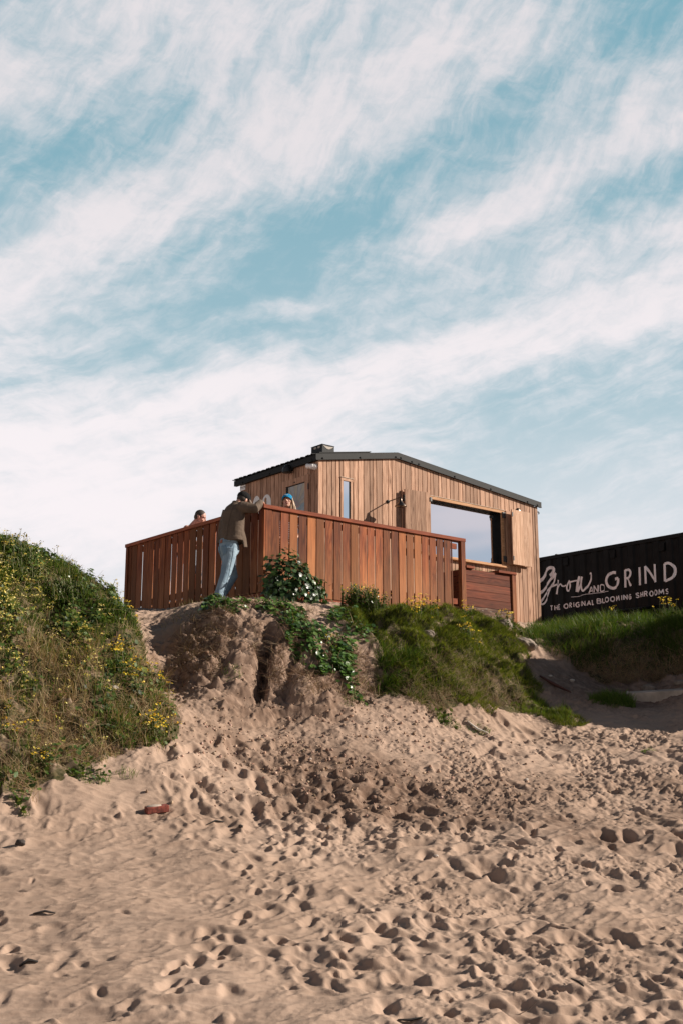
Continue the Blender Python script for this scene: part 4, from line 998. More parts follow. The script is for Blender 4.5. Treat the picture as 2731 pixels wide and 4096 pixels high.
def blades(P, h, w, lean, bend, col, up=None):
    n = len(P); T = np.array([0, .38, .72, 1.0]); Wd = np.array([1, .85, .55])
    az = rng.uniform(0, 2*np.pi, n); side = np.stack([np.cos(az), np.sin(az), np.zeros(n)], 1)
    upv = np.tile([0, 0, 1.], (n, 1)) if up is None else up
    V_ = np.zeros((n, 7, 3))
    ld = np.concatenate([lean, np.zeros((n, 1))], 1)
    for k, t in enumerate(T):
        c = P + upv*(h*(t-.28*bend*t*t))[:, None] + ld*(h*bend*t*t)[:, None]
        if k < 3:
            V_[:, 2*k] = c - side*(w*Wd[k]/2)[:, None]; V_[:, 2*k+1] = c + side*(w*Wd[k]/2)[:, None]
        else: V_[:, 6] = c
    b = (np.arange(n)*7)[:, None]
    q = np.concatenate([b+np.array([[0, 1, 3, 2]]), b+np.array([[2, 3, 5, 4]])]); t3 = b+np.array([[4, 5, 6]])
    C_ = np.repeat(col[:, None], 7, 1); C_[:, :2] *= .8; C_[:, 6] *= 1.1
    return V_.reshape(-1, 3), [q, t3], C_.reshape(-1, 3)

LEAF_OVAL = [(0, -.5), (.26, -.28), (.34, 0), (.22, .3), (0, .55), (-.22, .3), (-.34, 0), (-.26, -.28)]
LEAF_IVY = [(0, -.38), (.22, -.46), (.5, -.2), (.34, .02), (.44, .3), (.16, .22), (0, .56), (-.16, .22), (-.44, .3), (-.34, .02), (-.5, -.2), (-.22, -.46)]
LEAF_ROUND = [(0, -.3), (.25, -.48), (.48, -.2), (.46, .15), (.25, .42), (0, .47), (-.25, .42), (-.46, .15), (-.48, -.2), (-.25, -.48)]
DISC = [(math.cos(t)*.5, math.sin(t)*.5) for t in np.linspace(0, 2*math.pi, 7)[:-1]]
def leaves(P, Nn, size, col, shape, cup=.12):
    n = len(P); Nn = unit(Nn); r = unit(rng.normal(size=(n, 3))); a = unit(np.cross(Nn, r)); b = np.cross(Nn, a)
    S = np.array(shape); k = len(S)
    V_ = np.zeros((n, k+1, 3)); V_[:, 0] = P
    for i, (x, y) in enumerate(S):
        V_[:, i+1] = P + a*(x*size)[:, None] + b*(y*size)[:, None] + Nn*(cup*size*(abs(x)+.5*abs(y)) * (1 if i % 2 else .4))[:, None]
    base = (np.arange(n)*(k+1))[:, None]
    F = np.concatenate([base+np.array([[0, 1+i, 1+(i+1) % k]]) for i in range(k)])
    C_ = np.repeat(col[:, None], k+1, 1)
    return V_.reshape(-1, 3), [F], C_.reshape(-1, 3)

def join(parts):
    Vs, Fs, Cs = [], {}, []; o = 0
    for V_, F_, C_ in parts:
        for f in F_: Fs.setdefault(f.shape[1], []).append(f+o)
        Vs.append(V_); Cs.append(C_); o += len(V_)
    return np.concatenate(Vs), [np.concatenate(f) for f in Fs.values()], np.concatenate(Cs)

def palette(n, cs, wts, var=.22):
    cs = np.array(cs); k = rng.choice(len(cs), n, p=np.array(wts)/sum(wts))
    return cs[k]*rng.uniform(1-var, 1+var, (n, 1))*rng.uniform(.94, 1.06, (n, 3))
GREENS = [(.055, .098, .018), (.095, .142, .025), (.165, .185, .040), (.032, .058, .014)]
STRAWS = [(.40, .29, .16), (.30, .20, .11), (.24, .14, .08), (.46, .36, .21)]
YELL = [(.80, .55, .05), (.85, .65, .12), (.72, .42, .03)]

def scatter(poly, n, dens=None, seedmul=1):
    xs = [p[0] for p in poly]; yv = [p[1] for p in poly]; out = []
    m = 0
    while m < n:
        x = rng.uniform(min(xs), max(xs), n*2); y = rng.uniform(min(yv), max(yv), n*2)
        ok = inpoly(x+.13*vn(x*4, y*4, 7)+rng.normal(0, .045, len(x)), y+.13*vn(x*4+7, y*4, 8)+rng.normal(0, .045, len(x)), poly) & (np.abs(x) < .32*y+.9)
        if dens is not None: ok &= rng.uniform(0, 1, len(x)) < dens(x, y)
        out.append(np.stack([x[ok], y[ok]], 1)); m += ok.sum()
        if len(out) > 60: break
    q = np.concatenate(out)[:n]
    return q[:, 0], q[:, 1]

def grass(x, y, h0, h1, w0, w1, cs, wts, bend=(.1, .6), windx=-.25, sink=.02, clump=True, upmix=.6):
    n = len(x); P = np.stack([x, y, gz(x, y)-sink], 1); nn = gnorm(x, y)
    h = rng.uniform(h0, h1, n)
    if clump: h = h*(.6+.9*np.clip(fbm(x*3.2, y*3.2, 201, 2)+.4, 0, 1))
    a = rng.uniform(0, 2*np.pi, n); lean = np.stack([np.cos(a)*.8+windx, np.sin(a)*.8-.15], 1) + nn[:, :2]*.8
    up = unit(np.array([0, 0, 1.])*upmix + nn*(1-upmix))
    return blades(P, h, rng.uniform(w0, w1, n), lean, rng.uniform(*bend, n), palette(n, cs, wts), up)

def tangle(x, y, L0, L1, w, cs, wts, lift=.03):
    """dry stems lying over each other near the surface"""
    n = len(x); nn = gnorm(x, y); r = unit(rng.normal(size=(n, 3))+np.array([0, 0, .4])); t = unit(r - nn*(r*nn).sum(1, keepdims=True)*.75)
    P = np.stack([x, y, gz(x, y)+rng.uniform(0, lift, n)], 1); s = unit(np.cross(t, nn)); L = rng.uniform(L0, L1, n); bow = rng.uniform(-.3, .5, n)
    V_ = np.zeros((n, 8, 3))
    for k, q in enumerate((0, .33, .66, 1)):
        c = P + t*(L*q)[:, None] + nn*(bow*L*q*(1-q)*1.2)[:, None] + s*(bow*L*q*q*.6)[:, None]
        V_[:, 2*k] = c - s*w/2*(1-.6*q); V_[:, 2*k+1] = c + s*w/2*(1-.6*q)
    b = (np.arange(n)*8)[:, None]
    F = np.concatenate([b+np.array([[2*k, 2*k+1, 2*k+3, 2*k+2]]) for k in range(3)])
    return V_.reshape(-1, 3), [F], np.repeat(palette(n, cs, wts)[:, None], 8, 1).reshape(-1, 3)

def sprays(x, y, h0, h1, nst, leafn, leafs, fl, fls, fcol, leafcol, spread=.35, seed_heads=False, gz_off=0.0):
    """upright leafy stems, flower heads on top; returns (stems, leaves, heads)"""
    st, lp, ln, lsz, hp = [], [], [], [], []
    for k in range(len(x)):
        for _ in range(nst):
            b = np.array([x[k]+rng.normal(0, .03), y[k]+rng.normal(0, .03), 0]); b[2] = g1(b[0], b[1])-.01+gz_off
            h = rng.uniform(h0, h1); a = rng.uniform(0, 2*np.pi); off = np.array([np.cos(a), np.sin(a), 0])*h*spread*rng.uniform(.1, 1)
            c = [b, b+off*.3+np.array([0, 0, h*.5]), b+off+np.array([0, 0, h])]
            st.append(c)
            for q in range(leafn):
                t = rng.uniform(.12, .92); p = c[0]*(1-t)**2+2*t*(1-t)*c[1]+t*t*c[2]; aa = rng.uniform(0, 2*np.pi)
                o = np.array([np.cos(aa), np.sin(aa), rng.uniform(-.1, .6)]); s_ = leafs*rng.uniform(.6, 1.25)*(1.1-.5*t)
                lp.append(p+o*s_*.5); ln.append(np.array([-o[0]*.4, -o[1]*.4, 1])+rng.normal(0, .45, 3)); lsz.append(s_)
            for q in range(fl):
                aa = rng.uniform(0, 2*np.pi); rr = rng.uniform(0, 1)**.5*.045
                hp.append(c[2]+np.array([np.cos(aa)*rr, np.sin(aa)*rr, rng.uniform(-.012, .018)]))
    out = []
    ms = MB()
    for c in st:
        for a, b_ in zip(c[:-1], c[1:]):
            d_ = unit(b_-a); s1 = unit(np.cross(d_, [.3, .7, .2]))*.0035; s2 = np.cross(d_, s1)
            ms.mesh([a+s1, a-s1*.5+s2, a-s1*.5-s2, b_+s1*.8, b_-s1*.4+s2*.8, b_-s1*.4-s2*.8], [(0,1,4,3),(1,2,5,4),(2,0,3,5)])
    L = leaves(np.array(lp), np.array(ln), np.array(lsz), palette(len(lp), leafcol, [1]*len(leafcol)), LEAF_OVAL) if lp else None
    H = leaves(np.array(hp), rng.normal(0, .45, (len(hp), 3))+np.array([0, -.25, 1]), fls*rng.uniform(.7, 1.3, len(hp)), palette(len(hp), fcol, [1]*len(fcol), .12), DISC, .05) if hp else None
    return ms, L, H

# ---- left hill
def d_hill_green(x, y):
    z = base_height(x, y); up = sst(2.55, 3.3, z + .25*fbm(x*1.6, y*1.6, 301, 3)); edge = sst(-2.95, -2.3, x)
    low = sst(1.75, 1.35, z)
    return np.clip(.16 + .95*up + .55*edge*sst(-.1, .35, fbm(x*2.2, y*2.2, 303, 3)+.12) + .45*low + .7*sst(.12, .45, fbm(x*2.0, y*2.4, 305, 3)), 0, 1)
def d_hill_dry(x, y):
    z = base_height(x, y)
    return np.clip(1.05 - sst(2.7, 3.3, z + .25*fbm(x*1.6, y*1.6, 301, 3)), .10, 1)*np.where(fbm(x*2.6, y*2.2, 307, 3) > -.28, 1, .22)
x, y = scatter(HILL, 40000, d_hill_green)
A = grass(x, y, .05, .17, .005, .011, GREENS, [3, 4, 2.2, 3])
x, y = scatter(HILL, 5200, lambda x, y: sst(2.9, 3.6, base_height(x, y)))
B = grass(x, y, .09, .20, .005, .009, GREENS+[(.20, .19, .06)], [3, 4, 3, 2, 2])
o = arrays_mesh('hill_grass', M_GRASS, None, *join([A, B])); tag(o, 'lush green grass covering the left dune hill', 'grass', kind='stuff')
x, y = scatter(HILL, 9000, d_hill_dry)
A = tangle(x, y, .08, .30, .0045, STRAWS, [3, 4, 3, 1.5], .05)
x, y = scatter(HILL, 5000, d_hill_dry)
B = grass(x, y, .08, .28, .003, .006, STRAWS, [3, 3, 2, 2], (.2, .9))
o = arrays_mesh('dry_grass', M_STRAW, None, *join([A, B])); tag(o, 'dry brown grass tangle on the lower left hill', 'grass', kind='stuff')
# broad leaves among the grass
x, y = scatter(HILL, 11000, lambda x, y: np.clip(d_hill_green(x, y)-.12, 0, 1)*sst(-.15, .25, fbm(x*2.5, y*2.5, 311, 3)))
P = np.stack([x, y, gz(x, y)+rng.uniform(.01, .14, len(x))], 1)
o = arrays_mesh('hill_leaves', M_LEAF, None, *leaves(P, gnorm(x, y)+rng.normal(0, .45, (len(x), 3))+np.array([.1, -.2, .3]), rng.uniform(.03, .075, len(x)), palette(len(x), GREENS, [4, 3, 1, 4]), LEAF_OVAL))
tag(o, 'low broad leaved weeds among the left hill grass', 'weeds', kind='stuff')
# pale yellow wildflowers over the upper slope
def d_fl(x, y): return np.exp(-(((x+3.75)/.62)**2 + ((y-13.35)/.62)**2))*sst(-.25, .3, fbm(x*3, y*3, 313, 3)+.1) + .02
x, y = scatter(HILL, 280, d_fl)
ms, L, H = sprays(x, y, .10, .22, 2, 4, .035, 7, .018, [(.74, .62, .20), (.80, .70, .32), (.66, .52, .12)], [(.13, .18, .04), (.18, .22, .06)], .3)
o = arrays_mesh('wildflowers', M_PETAL, None, *join([L, H])); tag(o, 'mass of small pale yellow wildflowers on the left hill', 'flowers', kind='stuff')
# tall seed stems along the crest
x, y = scatter(HILL, 150, lambda x, y: sst(3.3, 3.7, base_height(x, y))*sst(15.2, 14.6, y))
ms, L, H = sprays(x, y, .14, .30, 1, 5, .03, 6, .020, [(.14, .09, .03), (.22, .15, .05), (.5, .36, .06)], [(.09, .12, .03), (.13, .16, .04)], .3)
Lt = tangle(x[:1], y[:1], .1, .2, .004, STRAWS, [1, 1, 1, 1])
o = arrays_mesh('seed_heads', M_LEAF, None, *join([L, H])); tag(o, 'dark seed heads on stems along the left hill crest', 'weeds', kind='stuff')
ms.build('seed_stems', M_STEM, o)

# ---- ragwort plants, each its own thing
def ragwort(x, y, r, n, h, label, fl=7, group='yellow ragwort plants', nm='ragwort_plant'):
    z = g1(x, y); root = empty(nm, (x, y, z)); tag(root, label, 'wildflower', group)
    a = rng.uniform(0, 2*np.pi, n); rr = r*np.sqrt(rng.uniform(0, 1, n)); px = x+np.cos(a)*rr; py = y+np.sin(a)*rr
    ms, L, H = sprays(px, py, h*.6, h, 1, 9, .05, fl, .022, YELL, [(.07, .12, .025), (.11, .16, .04), (.05, .085, .02)], .3)
    for nmp, q, m in (('leaf', L, M_LEAF), ('flower', H, M_PETAL)):
        ob = arrays_mesh(nmp, m, root, q[0]-np.array([x, y, z]), q[1], q[2])
    so_ = ms; so_.v = [tuple(np.array(v)-np.array([x, y, z])) for v in so_.v]; so_.build('stem', M_STEM, root)
    return root
RAG = [(-2.56, 13.38, .17, 16, .30, 'bright yellow ragwort clump high on the right edge of the left hill'),
 (-2.42, 13.15, .13, 10, .26, 'smaller ragwort clump just below the bright one on the left hill edge'),
 (-2.62, 14.2, .12, 8, .26, 'ragwort topping the right shoulder of the left hill'),
 (-2.02, 12.62, .20, 22, .30, 'leafy ragwort bush at the lower right corner of the left hill'),
 (-2.16, 13.55, .13, 8, .25, 'leafy yellow flowered weed hanging over the dark dune gully'),
 (-3.42, 12.05, .14, 8, .2, 'sparse ragwort in the dry grass near the left picture edge'),
 (-3.0, 11.75, .12, 5, .18, 'thin ragwort low in the dry grass of the left hill'),
 (1.25, 17.6, .26, 30, .30, 'broad ragwort clump at the foot of the fence boards'),
 (2.05, 18.55, .10, 9, .26, 'ragwort at the foot of the fence end post'),
 (1.19, 16.9, .12, 9, .22, 'small orange yellow ragwort on the grassy mound below the fence'),
 (1.90, 16.75, .16, 14, .34, 'tall ragwort standing in the middle of the grassy mound'),
 (2.68, 18.9, .14, 12, .34, 'leggy ragwort in front of the planter box'),
 (-.12, 15.05, .07, 5, .14, 'tiny ragwort among the ground ivy on the dune face'),
 (5.65, 19.3, .22, 16, .50, 'ragwort clump on the grassy bank at the right picture edge'),
 (4.78, 19.75, .05, 3, .42, 'single ragwort stem rising from the bank before the container')]
for r_ in RAG: ragwort(*r_)

# ---- leafy bushes at the fence
def bush(x, y, r, h, n, label, size=.045, flowers=0):
    z = g1(x, y); root = empty('leafy_bush', (x, y, z)); tag(root, label, 'bush', 'small leafy bushes')
    m = n//7; a = rng.uniform(0, 2*np.pi, m); rr = r*np.sqrt(rng.uniform(0, 1, m)); px = x+np.cos(a)*rr; py = y+np.sin(a)*rr*.7
    ms, L, H = sprays(px, py, h*.55, h, 1, 16, size, 1 if flowers else 0, .02, YELL, [(.05, .085, .02), (.08, .13, .03), (.11, .16, .04)], .35)
    arrays_mesh('leaf', M_IVY, root, L[0]-np.array([x, y, z]), L[1], L[2])
    if H: arrays_mesh('flower', M_PETAL, root, H[0]-np.array([x, y, z]), H[1], H[2])
    ms.v = [tuple(np.array(v)-np.array([x, y, z])) for v in ms.v]; ms.build('stem', M_STEM, root)
bush(.33, 16.85, .30, .40, 1100, 'dense round leafy bush below the middle of the fence', flowers=1)
bush(-3.45, 14.0, .22, .30, 420, 'dark bushy weed on the left hill crest, nearer the fence')
bush(-4.0, 13.95, .26, .30, 420, 'dark bushy weed on the left hill crest, at the picture edge')
bush(-2.85, 14.1, .16, .16, 260, 'green weed clump on the right shoulder of the left hill')
bush(2.96, 19.25, .12, .16, 120, 'low leafy bush at the right foot of the planter box')

# ---- big ivy bush against the fence corner
iv = empty('ivy_bush', W3(.40, -.28, 3.98), ROT); tag(iv, 'big dark glossy ivy bush growing against the fence corner', 'bush')
n = 980; u_ = unit(rng.normal(size=(n, 3))); u_[:, 2] = np.abs(u_[:, 2])*1.0-.18; u_ = unit(u_); u_[:, 1] = -np.abs(u_[:, 1])+.25*(rng.random(n) < .3)
lump = 1+.16*vn(u_[:, 0]*3+5, u_[:, 2]*3, 3)
rr = rng.uniform(.62, 1.06, n)*lump
P = u_*rr[:, None]*np.array([.54, .27, .62])
P[:, 0] += -.02 - .10*(P[:, 2] > .3); P[:, 2] += .06
ex = [(.44, -.1, .34), (.50, -.12, .31), (.57, -.13, .27), (-.16, -.1, .70), (-.13, -.1, .74), (-.20, -.08, .67), (-.60, -.05, .14), (-.54, -.06, .10), (-.50, -.05, .2), (.50, -.18, -.02), (.55, -.2, .02), (.46, -.2, -.04)]
P = np.concatenate([P, np.array(ex)]); nn = unit(np.concatenate([u_, np.tile([.3, -.5, .8], (len(ex), 1))]))*1.0 + np.array([0, -.3, .45]) + rng.normal(0, .45, (len(P), 3))
arrays_mesh('leaf', M_IVY, iv, *leaves(P, nn, rng.uniform(.05, .10, len(P)), palette(len(P), [(.030, .062, .022), (.045, .085, .028), (.022, .045, .018), (.07, .12, .035)], [4, 3, 3, 1.2]), LEAF_IVY, .16))
b = MB()
for k in range(26):
    a = np.array([rng.uniform(-.3, .3), rng.uniform(-.05, .15), -.08]); c = P[rng.integers(0, n)]*.92
    b.tube([tuple(a), tuple((a+c)/2+np.array([0, 0, .05])), tuple(c)], .006, 5)
b.build('stem', plain('woody_stem', (.12, .08, .05), .8), iv)

# ---- ground ivy patches down the dune face
PATCH = [([(-1.95,15.95),(-1.6,15.75),(-1.3,15.95),(-1.25,15.35),(-1.7,15.2),(-1.95,15.4)], 330, 'ground ivy patch on the dune lip at the standing man\'s feet'),
 ([(-1.2,15.9),(-.8,16.1),(-.5,15.7),(-.48,15.1),(-.75,15.05),(-1.0,15.2)], 420, 'ground ivy patch just below the big ivy bush'),
 ([(-1.0,15.25),(-.4,15.45),(-.2,15.2),(-.26,15.0),(-.67,14.9)], 330, 'ground ivy spilling over the middle of the dune face'),
 ([(-.74,14.95),(-.38,15.0),(-.17,14.72),(-.22,14.42),(-.53,14.55)], 380, 'lowest ground ivy patch hanging on the dune face'),
 ([(-.3,15.25),(.08,15.35),(.2,14.98),(.08,14.45),(-.2,14.5)], 420, 'ground ivy patch beside the grassy mound\'s left flank'),
 ([(-.12,14.95),(.25,14.95),(.32,14.35),(.0,14.25)], 240, 'ground ivy patch at the lower left foot of the grassy mound'),
 ([(-.2,16.1),(.2,16.3),(.5,15.7),(.2,15.35),(-.1,15.5)], 260, 'ground ivy patch above the grassy mound\'s left flank')]
for poly, n, lab in PATCH:
    cx, cy = np.mean(poly, 0); z = g1(cx, cy); root = empty('ground_ivy', (cx, cy, z)); tag(root, lab, 'ground ivy', 'ground ivy patches on the dune')
    x, y = scatter(poly, n, lambda x, y: np.clip(.55+.8*fbm(x*5, y*5, 401, 2), 0, 1))
    P = np.stack([x, y, gz(x, y)+rng.uniform(.01, .12, len(x))], 1)
    L = leaves(P, gnorm(x, y)*.9+rng.normal(0, .5, (len(x), 3))+np.array([.2, -.1, .6]), rng.uniform(.035, .08, len(x)), palette(len(x), [(.05, .11, .022), (.08, .15, .03), (.11, .19, .04), (.03, .065, .018)], [3, 4, 2, 2]), LEAF_ROUND, .2)
    arrays_mesh('leaf', M_IVY, root, L[0]-np.array([cx, cy, z]), L[1], L[2])
    xs_, ys_ = scatter(poly, n//3); G_ = grass(xs_, ys_, .05, .13, .004, .008, GREENS, [3, 4, 3, 2])
    arrays_mesh('stem', M_GRASS, root, G_[0]-np.array([cx, cy, z]), G_[1], G_[2])

# ---- grassy mound right of centre
def d_m(x, y): return np.clip(.12+1.0*sst(-.55, -.22, fbm(x*2.4, y*2.4, 501, 3)), 0, 1)
x, y = scatter(MOUND, 76000, lambda x, y: d_m(x, y)*np.where(inpoly(x, y, MOUND_LOW), .75, 1))
A = grass(x, y, .03, .085, .0045, .0085, [(.072, .105, .017), (.125, .155, .026), (.19, .195, .045), (.038, .058, .013), (.24, .20, .075)], [3, 4, 3, 2.5, .8], (.3, 1.1), -.1, .02, True, .3)
x, y = scatter([(.45,14.7),(.45,15.4),(.9,15.7),(1.3,15.6),(1.6,15.3),(1.2,14.95)], 1900)
B = grass(x, y, .09, .19, .007, .013, GREENS, [4, 2.5, 1, 4], (.5, 1.3), .1)  # weighted to dark greens, painting in the shade on this flank
x, y = scatter([(2.2,15.9),(2.7,16.75),(3.1,16.4),(3.25,15.95),(3.0,15.75),(2.6,16.0)], 3600)
C2 = grass(x, y, .05, .13, .004, .008, [(.09, .14, .02), (.14, .19, .035), (.20, .20, .06)], [3, 3, 2], (.2, .8))
CU = []
for cx, cy, r_ in CUSH:
    n_ = int(5200*r_); a_ = rng.uniform(0, 2*np.pi, n_); q_ = np.sqrt(rng.uniform(0, 1, n_))*r_*.95; bright = rng.uniform(.8, 1.25)
    CU.append(grass(cx+np.cos(a_)*q_, cy+np.sin(a_)*q_, .05, .12, .005, .009, [tuple(bright*c for c in k) for k in ((.088, .120, .018), (.150, .172, .028), (.215, .212, .05), (.042, .064, .014))], [3, 4, 3, 2], (.4, 1.2), -.1, .02, False, .35))
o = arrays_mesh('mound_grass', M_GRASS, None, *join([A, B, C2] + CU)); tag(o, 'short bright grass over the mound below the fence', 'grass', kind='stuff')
x, y = scatter(MOUND_LOW, 3000); A = tangle(x, y, .08, .30, .0045, [tuple(.55*c for c in k) for k in STRAWS], [3, 4, 3, 1], .06)
x, y = scatter(MOUND, 900); B = tangle(x, y, .06, .18, .004, STRAWS, [3, 4, 3, 1], .04)
o = arrays_mesh('dry_grass', M_STRAW, None, *join([A, B])); tag(o, 'brown dead grass hanging from the mound\'s front edge', 'grass', kind='stuff')

# ---- long grass on the right bank
x, y = scatter(BANK, 26000, lambda x, y: sst(2.95, 3.5, base_height(x, y)+.15*fbm(x*2, y*2, 601, 3))*np.where(y > 21.5, .3, 1)*(x < 7.4))
A = grass(x, y, .09, .26, .005, .010, [(.045, .08, .014), (.07, .12, .02), (.11, .155, .03), (.18, .17, .06)], [4, 4, 2, 1], (.3, 1.0), -.1)
o = arrays_mesh('bank_grass', M_GRASS, None, *A); tag(o, 'long overhanging grass on the bank before the container', 'grass', kind='stuff')
x, y = scatter(BANK, 3600, lambda x, y: sst(3.6, 3.0, base_height(x, y))*(x < 7.2)); A = tangle(x, y, .08, .28, .0045, STRAWS, [2, 4, 4, .6], .05)
o = arrays_mesh('dry_grass', M_STRAW, None, *A); tag(o, 'brown dead stems on the shaded face of the right bank', 'grass', kind='stuff')
# roots and dead stems on the bare dune face, thin grass at the lip
FACE = [(-2.2,14.2),(-2.1,15.6),(-1.5,16.1),(-.5,16.2),(.1,15.6),(.5,15.0),(.5,14.3),(-.5,14.0),(-1.2,13.9)]
x, y = scatter(FACE, 5200, lambda x, y: sst(-.1, .4, fbm(x*3, y*3, 611, 3)))
A = tangle(x, y, .06, .24, .006, [(.20, .12, .07), (.09, .05, .03), (.36, .26, .17)], [3, 3, 1.3], .06)
x, y = scatter([(-2.6,15.6),(-2.3,16.6),(-1.0,16.5),(.0,16.6),(-.2,16.0),(-1.1,15.6),(-1.8,15.4)], 800)
B = grass(x, y, .03, .09, .003, .006, STRAWS+GREENS[:2], [1, 1, 1, 1, 1.4, 1.4])
o = arrays_mesh('dry_roots', M_STRAW, None, *join([A, B])); tag(o, 'dead roots and stems straggling over the bare dune face', 'roots', kind='stuff')

# ---- single tufts
def tuft(x, y, r, n, h0, h1, label, leaf=0, ry=None):
    z = g1(x, y); root = empty('grass_tuft', (x, y, z)); tag(root, label, 'grass tuft', 'separate grass tufts on the sand')
    a = rng.uniform(0, 2*np.pi, n); q = np.sqrt(rng.uniform(0, 1, n)); gx_ = x+np.cos(a)*q*r; gy_ = y+np.sin(a)*q*(ry or r*.6)
    G_ = grass(gx_, gy_, h0, h1, .004, .009, [(.07, .125, .02), (.11, .175, .03), (.16, .21, .05)], [3, 4, 3], (.3, 1.0))
    arrays_mesh('blade', M_GRASS, root, G_[0]-np.array([x, y, z]), G_[1], G_[2])
    if leaf:
        gx_, gy_ = gx_[:leaf], gy_[:leaf]; P = np.stack([gx_, gy_, gz(gx_, gy_)+rng.uniform(.01, .09, leaf)], 1)
        L = leaves(P, rng.normal(0, .5, (leaf, 3))+np.array([.1, -.1, 1]), rng.uniform(.03, .07, leaf), palette(leaf, GREENS, [4, 3, 2, 2]), LEAF_OVAL); arrays_mesh('leaf', M_LEAF, root, L[0]-np.array([x, y, z]), L[1], L[2])
tuft(3.97, 16.85, .34, 1500, .07, .18, 'wide dark grass tuft beside the concrete beam')
tuft(3.78, 14.24, .10, 90, .04, .09, 'tiny green tuft on open sand near the right edge')
tuft(-3.08, 11.15, .09, 60, .04, .1, 'leafy seedling pair on the sand below the left hill', 26)
tuft(-2.98, 11.02, .05, 24, .03, .07, 'smallest seedling on the sand below the left hill', 12)
tuft(-2.55, 11.75, .22, 260, .05, .16, 'sprawling tuft at the left hill\'s lower edge', 60)
tuft(-2.2, 11.9, .12, 50, .05, .2, 'thin trailing blades where sand meets the left hill')
tuft(1.35, 14.55, .16, 260, .04, .1, 'straggling tuft under the mound\'s front edge', 30)
tuft(1.72, 14.62, .18, 220, .03, .08, 'sparse pale tuft beside the white driftwood')
tuft(.05, 14.2, .1, 40, .04, .1, 'few blades at the foot of the dune face')
tuft(-1.35, 14.2, .14, 90, .04, .1, 'thin tuft growing on the bare dune face')
x0, y0, _ = W3(4.98, .3, 0); z0 = 4.91
pg = empty('planter_grass', (x0, y0, z0)); tag(pg, 'short green turf growing in the planter box', 'turf')
n = 700; uu = rng.uniform(-.55, .55, n); vv = rng.uniform(-.26, .26, n); c_, s_ = math.cos(ROT), math.sin(ROT)
P = np.stack([uu*c_-vv*s_, uu*s_+vv*c_, np.zeros(n)], 1); a = rng.uniform(0, 6.28, n)
arrays_mesh('blade', M_GRASS, pg, *blades(P, rng.uniform(.04, .11, n), rng.uniform(.004, .008, n), np.stack([np.cos(a), np.sin(a)], 1), rng.uniform(.2, .9, n), palette(n, GREENS, [2, 4, 4, 1])))

# ------------------------------------------------------------------ stones, timber and litter on the sand
def rock(name, x, y, r, m, label, cat, seed, sink=.3, group=None, rot=0.):
    bm = bmesh.new(); bmesh.ops.create_icosphere(bm, subdivisions=4, radius=1)
    rs_ = random.Random(seed); of = rs_.random()*50
    for v in bm.verts:
        p = np.array(v.co); k = 1+.20*float(vn(p[0]*1.3+of, p[1]*1.3+p[2], seed))+.10*float(vn(p[0]*3.1+of, p[2]*3.1+p[1], seed+3))+.035*float(vn(p[1]*9+of, p[2]*9+p[0]*5, seed+5))
        v.co = Vector((p[0]*r[0]*k, p[1]*r[1]*k, p[2]*r[2]*k))
    me2 = bpy.data.meshes.new(name); bm.to_mesh(me2); bm.free(); me2.materials.append(m)
    o = link(bpy.data.objects.new(name, me2)); o.location = (x, y, g1(x, y)+r[2]*(1-2*sink)); o.rotation_euler = (0, 0, rot)
    return tag(o, label, cat, group)
M_STONE = plain('grey_stone', (.22, .175, .14), .9, var=.3, scale=9, bmp=.4); M_PALE = plain('pale_stone', (.52, .45, .39), .85, var=.2, scale=20, bmp=.3); M_DSTONE = plain('dark_stone', (.045, .035, .03), .8, var=.3, bmp=.3)
M_CONC = plain('old_concrete', (.42, .34, .275), .9, var=.22, scale=5, bmp=.35)
rock('boulder', 2.98, 18.6, (.20, .17, .12), M_STONE, 'large rough boulder in the gap between the two grassy banks', 'rock', 3, .32)
rock('boulder', 2.72, 18.95, (.14, .12, .11), M_STONE, 'smaller rock at the planter side of the gap', 'rock', 8, .3)
rock('stone', 4.83, 18.0, (.11, .07, .07), M_STONE, 'oval grey stone under the right bank\'s grass', 'stone', 13, .3)
rock('stone', 5.22, 17.6, (.10, .06, .05), M_STONE, 'flat grey stone above the concrete beam at the right edge', 'stone', 17, .3)
rock('stone', -2.58, 13.0, (.05, .035, .028), M_PALE, 'pale stone on the bare strip of the left hill', 'stone', 21, .1)
rock('stone', -3.13, 13.2, (.04, .025, .02), M_PALE, 'small white stone among the left hill flowers', 'stone', 23, .0)
rock('stone', -2.85, 10.45, (.045, .035, .03), M_DSTONE, 'dark stone on the sand below the left hill', 'stone', 29, .2)
rock('pebble', -.96, 11.24, (.022, .018, .016), M_DSTONE, 'black pebble on churned sand in the middle', 'pebble', 31, .2)
rock('pebble', 1.24, 16.3, (.09, .06, .06), M_STONE, 'grey stone bedded in the grassy mound', 'stone', 37, .35)
for k, (x, y, s_) in enumerate(((.85, 10.6, .016), (.1, 12.0, .014), (2.1, 13.2, .018), (-.35, 13.1, .014), (1.2, 11.6, .013), (3.55, 17.6, .03), (4.4, 17.6, .03), (3.2, 17.5, .022))):
    rock('pebble', x, y, (s_*1.3, s_, s_*.8), M_PALE if k != 4 else M_DSTONE, 'tiny shell or pebble chip lying on the trampled sand', 'pebble', 60+k, .2, 'tiny chips scattered on the sand')
def log(name, pts, r, m, label, cat, n=8, flat=.6):
    mb = MB(); P3 = []
    for i, (x, y, lift) in enumerate(pts): P3.append(((x, y, g1(x, y)+lift), r[i], r[i]*flat))
    mb.mesh(*loft(P3, n=n, ref=(.3, -.9, .1))); o = mb.build(name, m, None, smooth=True)
    return tag(o, label, cat)
M_CHAR = plain('charred_wood', (.018, .014, .012), .7, var=.4); M_TWIG = plain('dry_twig', (.15, .10, .07), .8, var=.3)
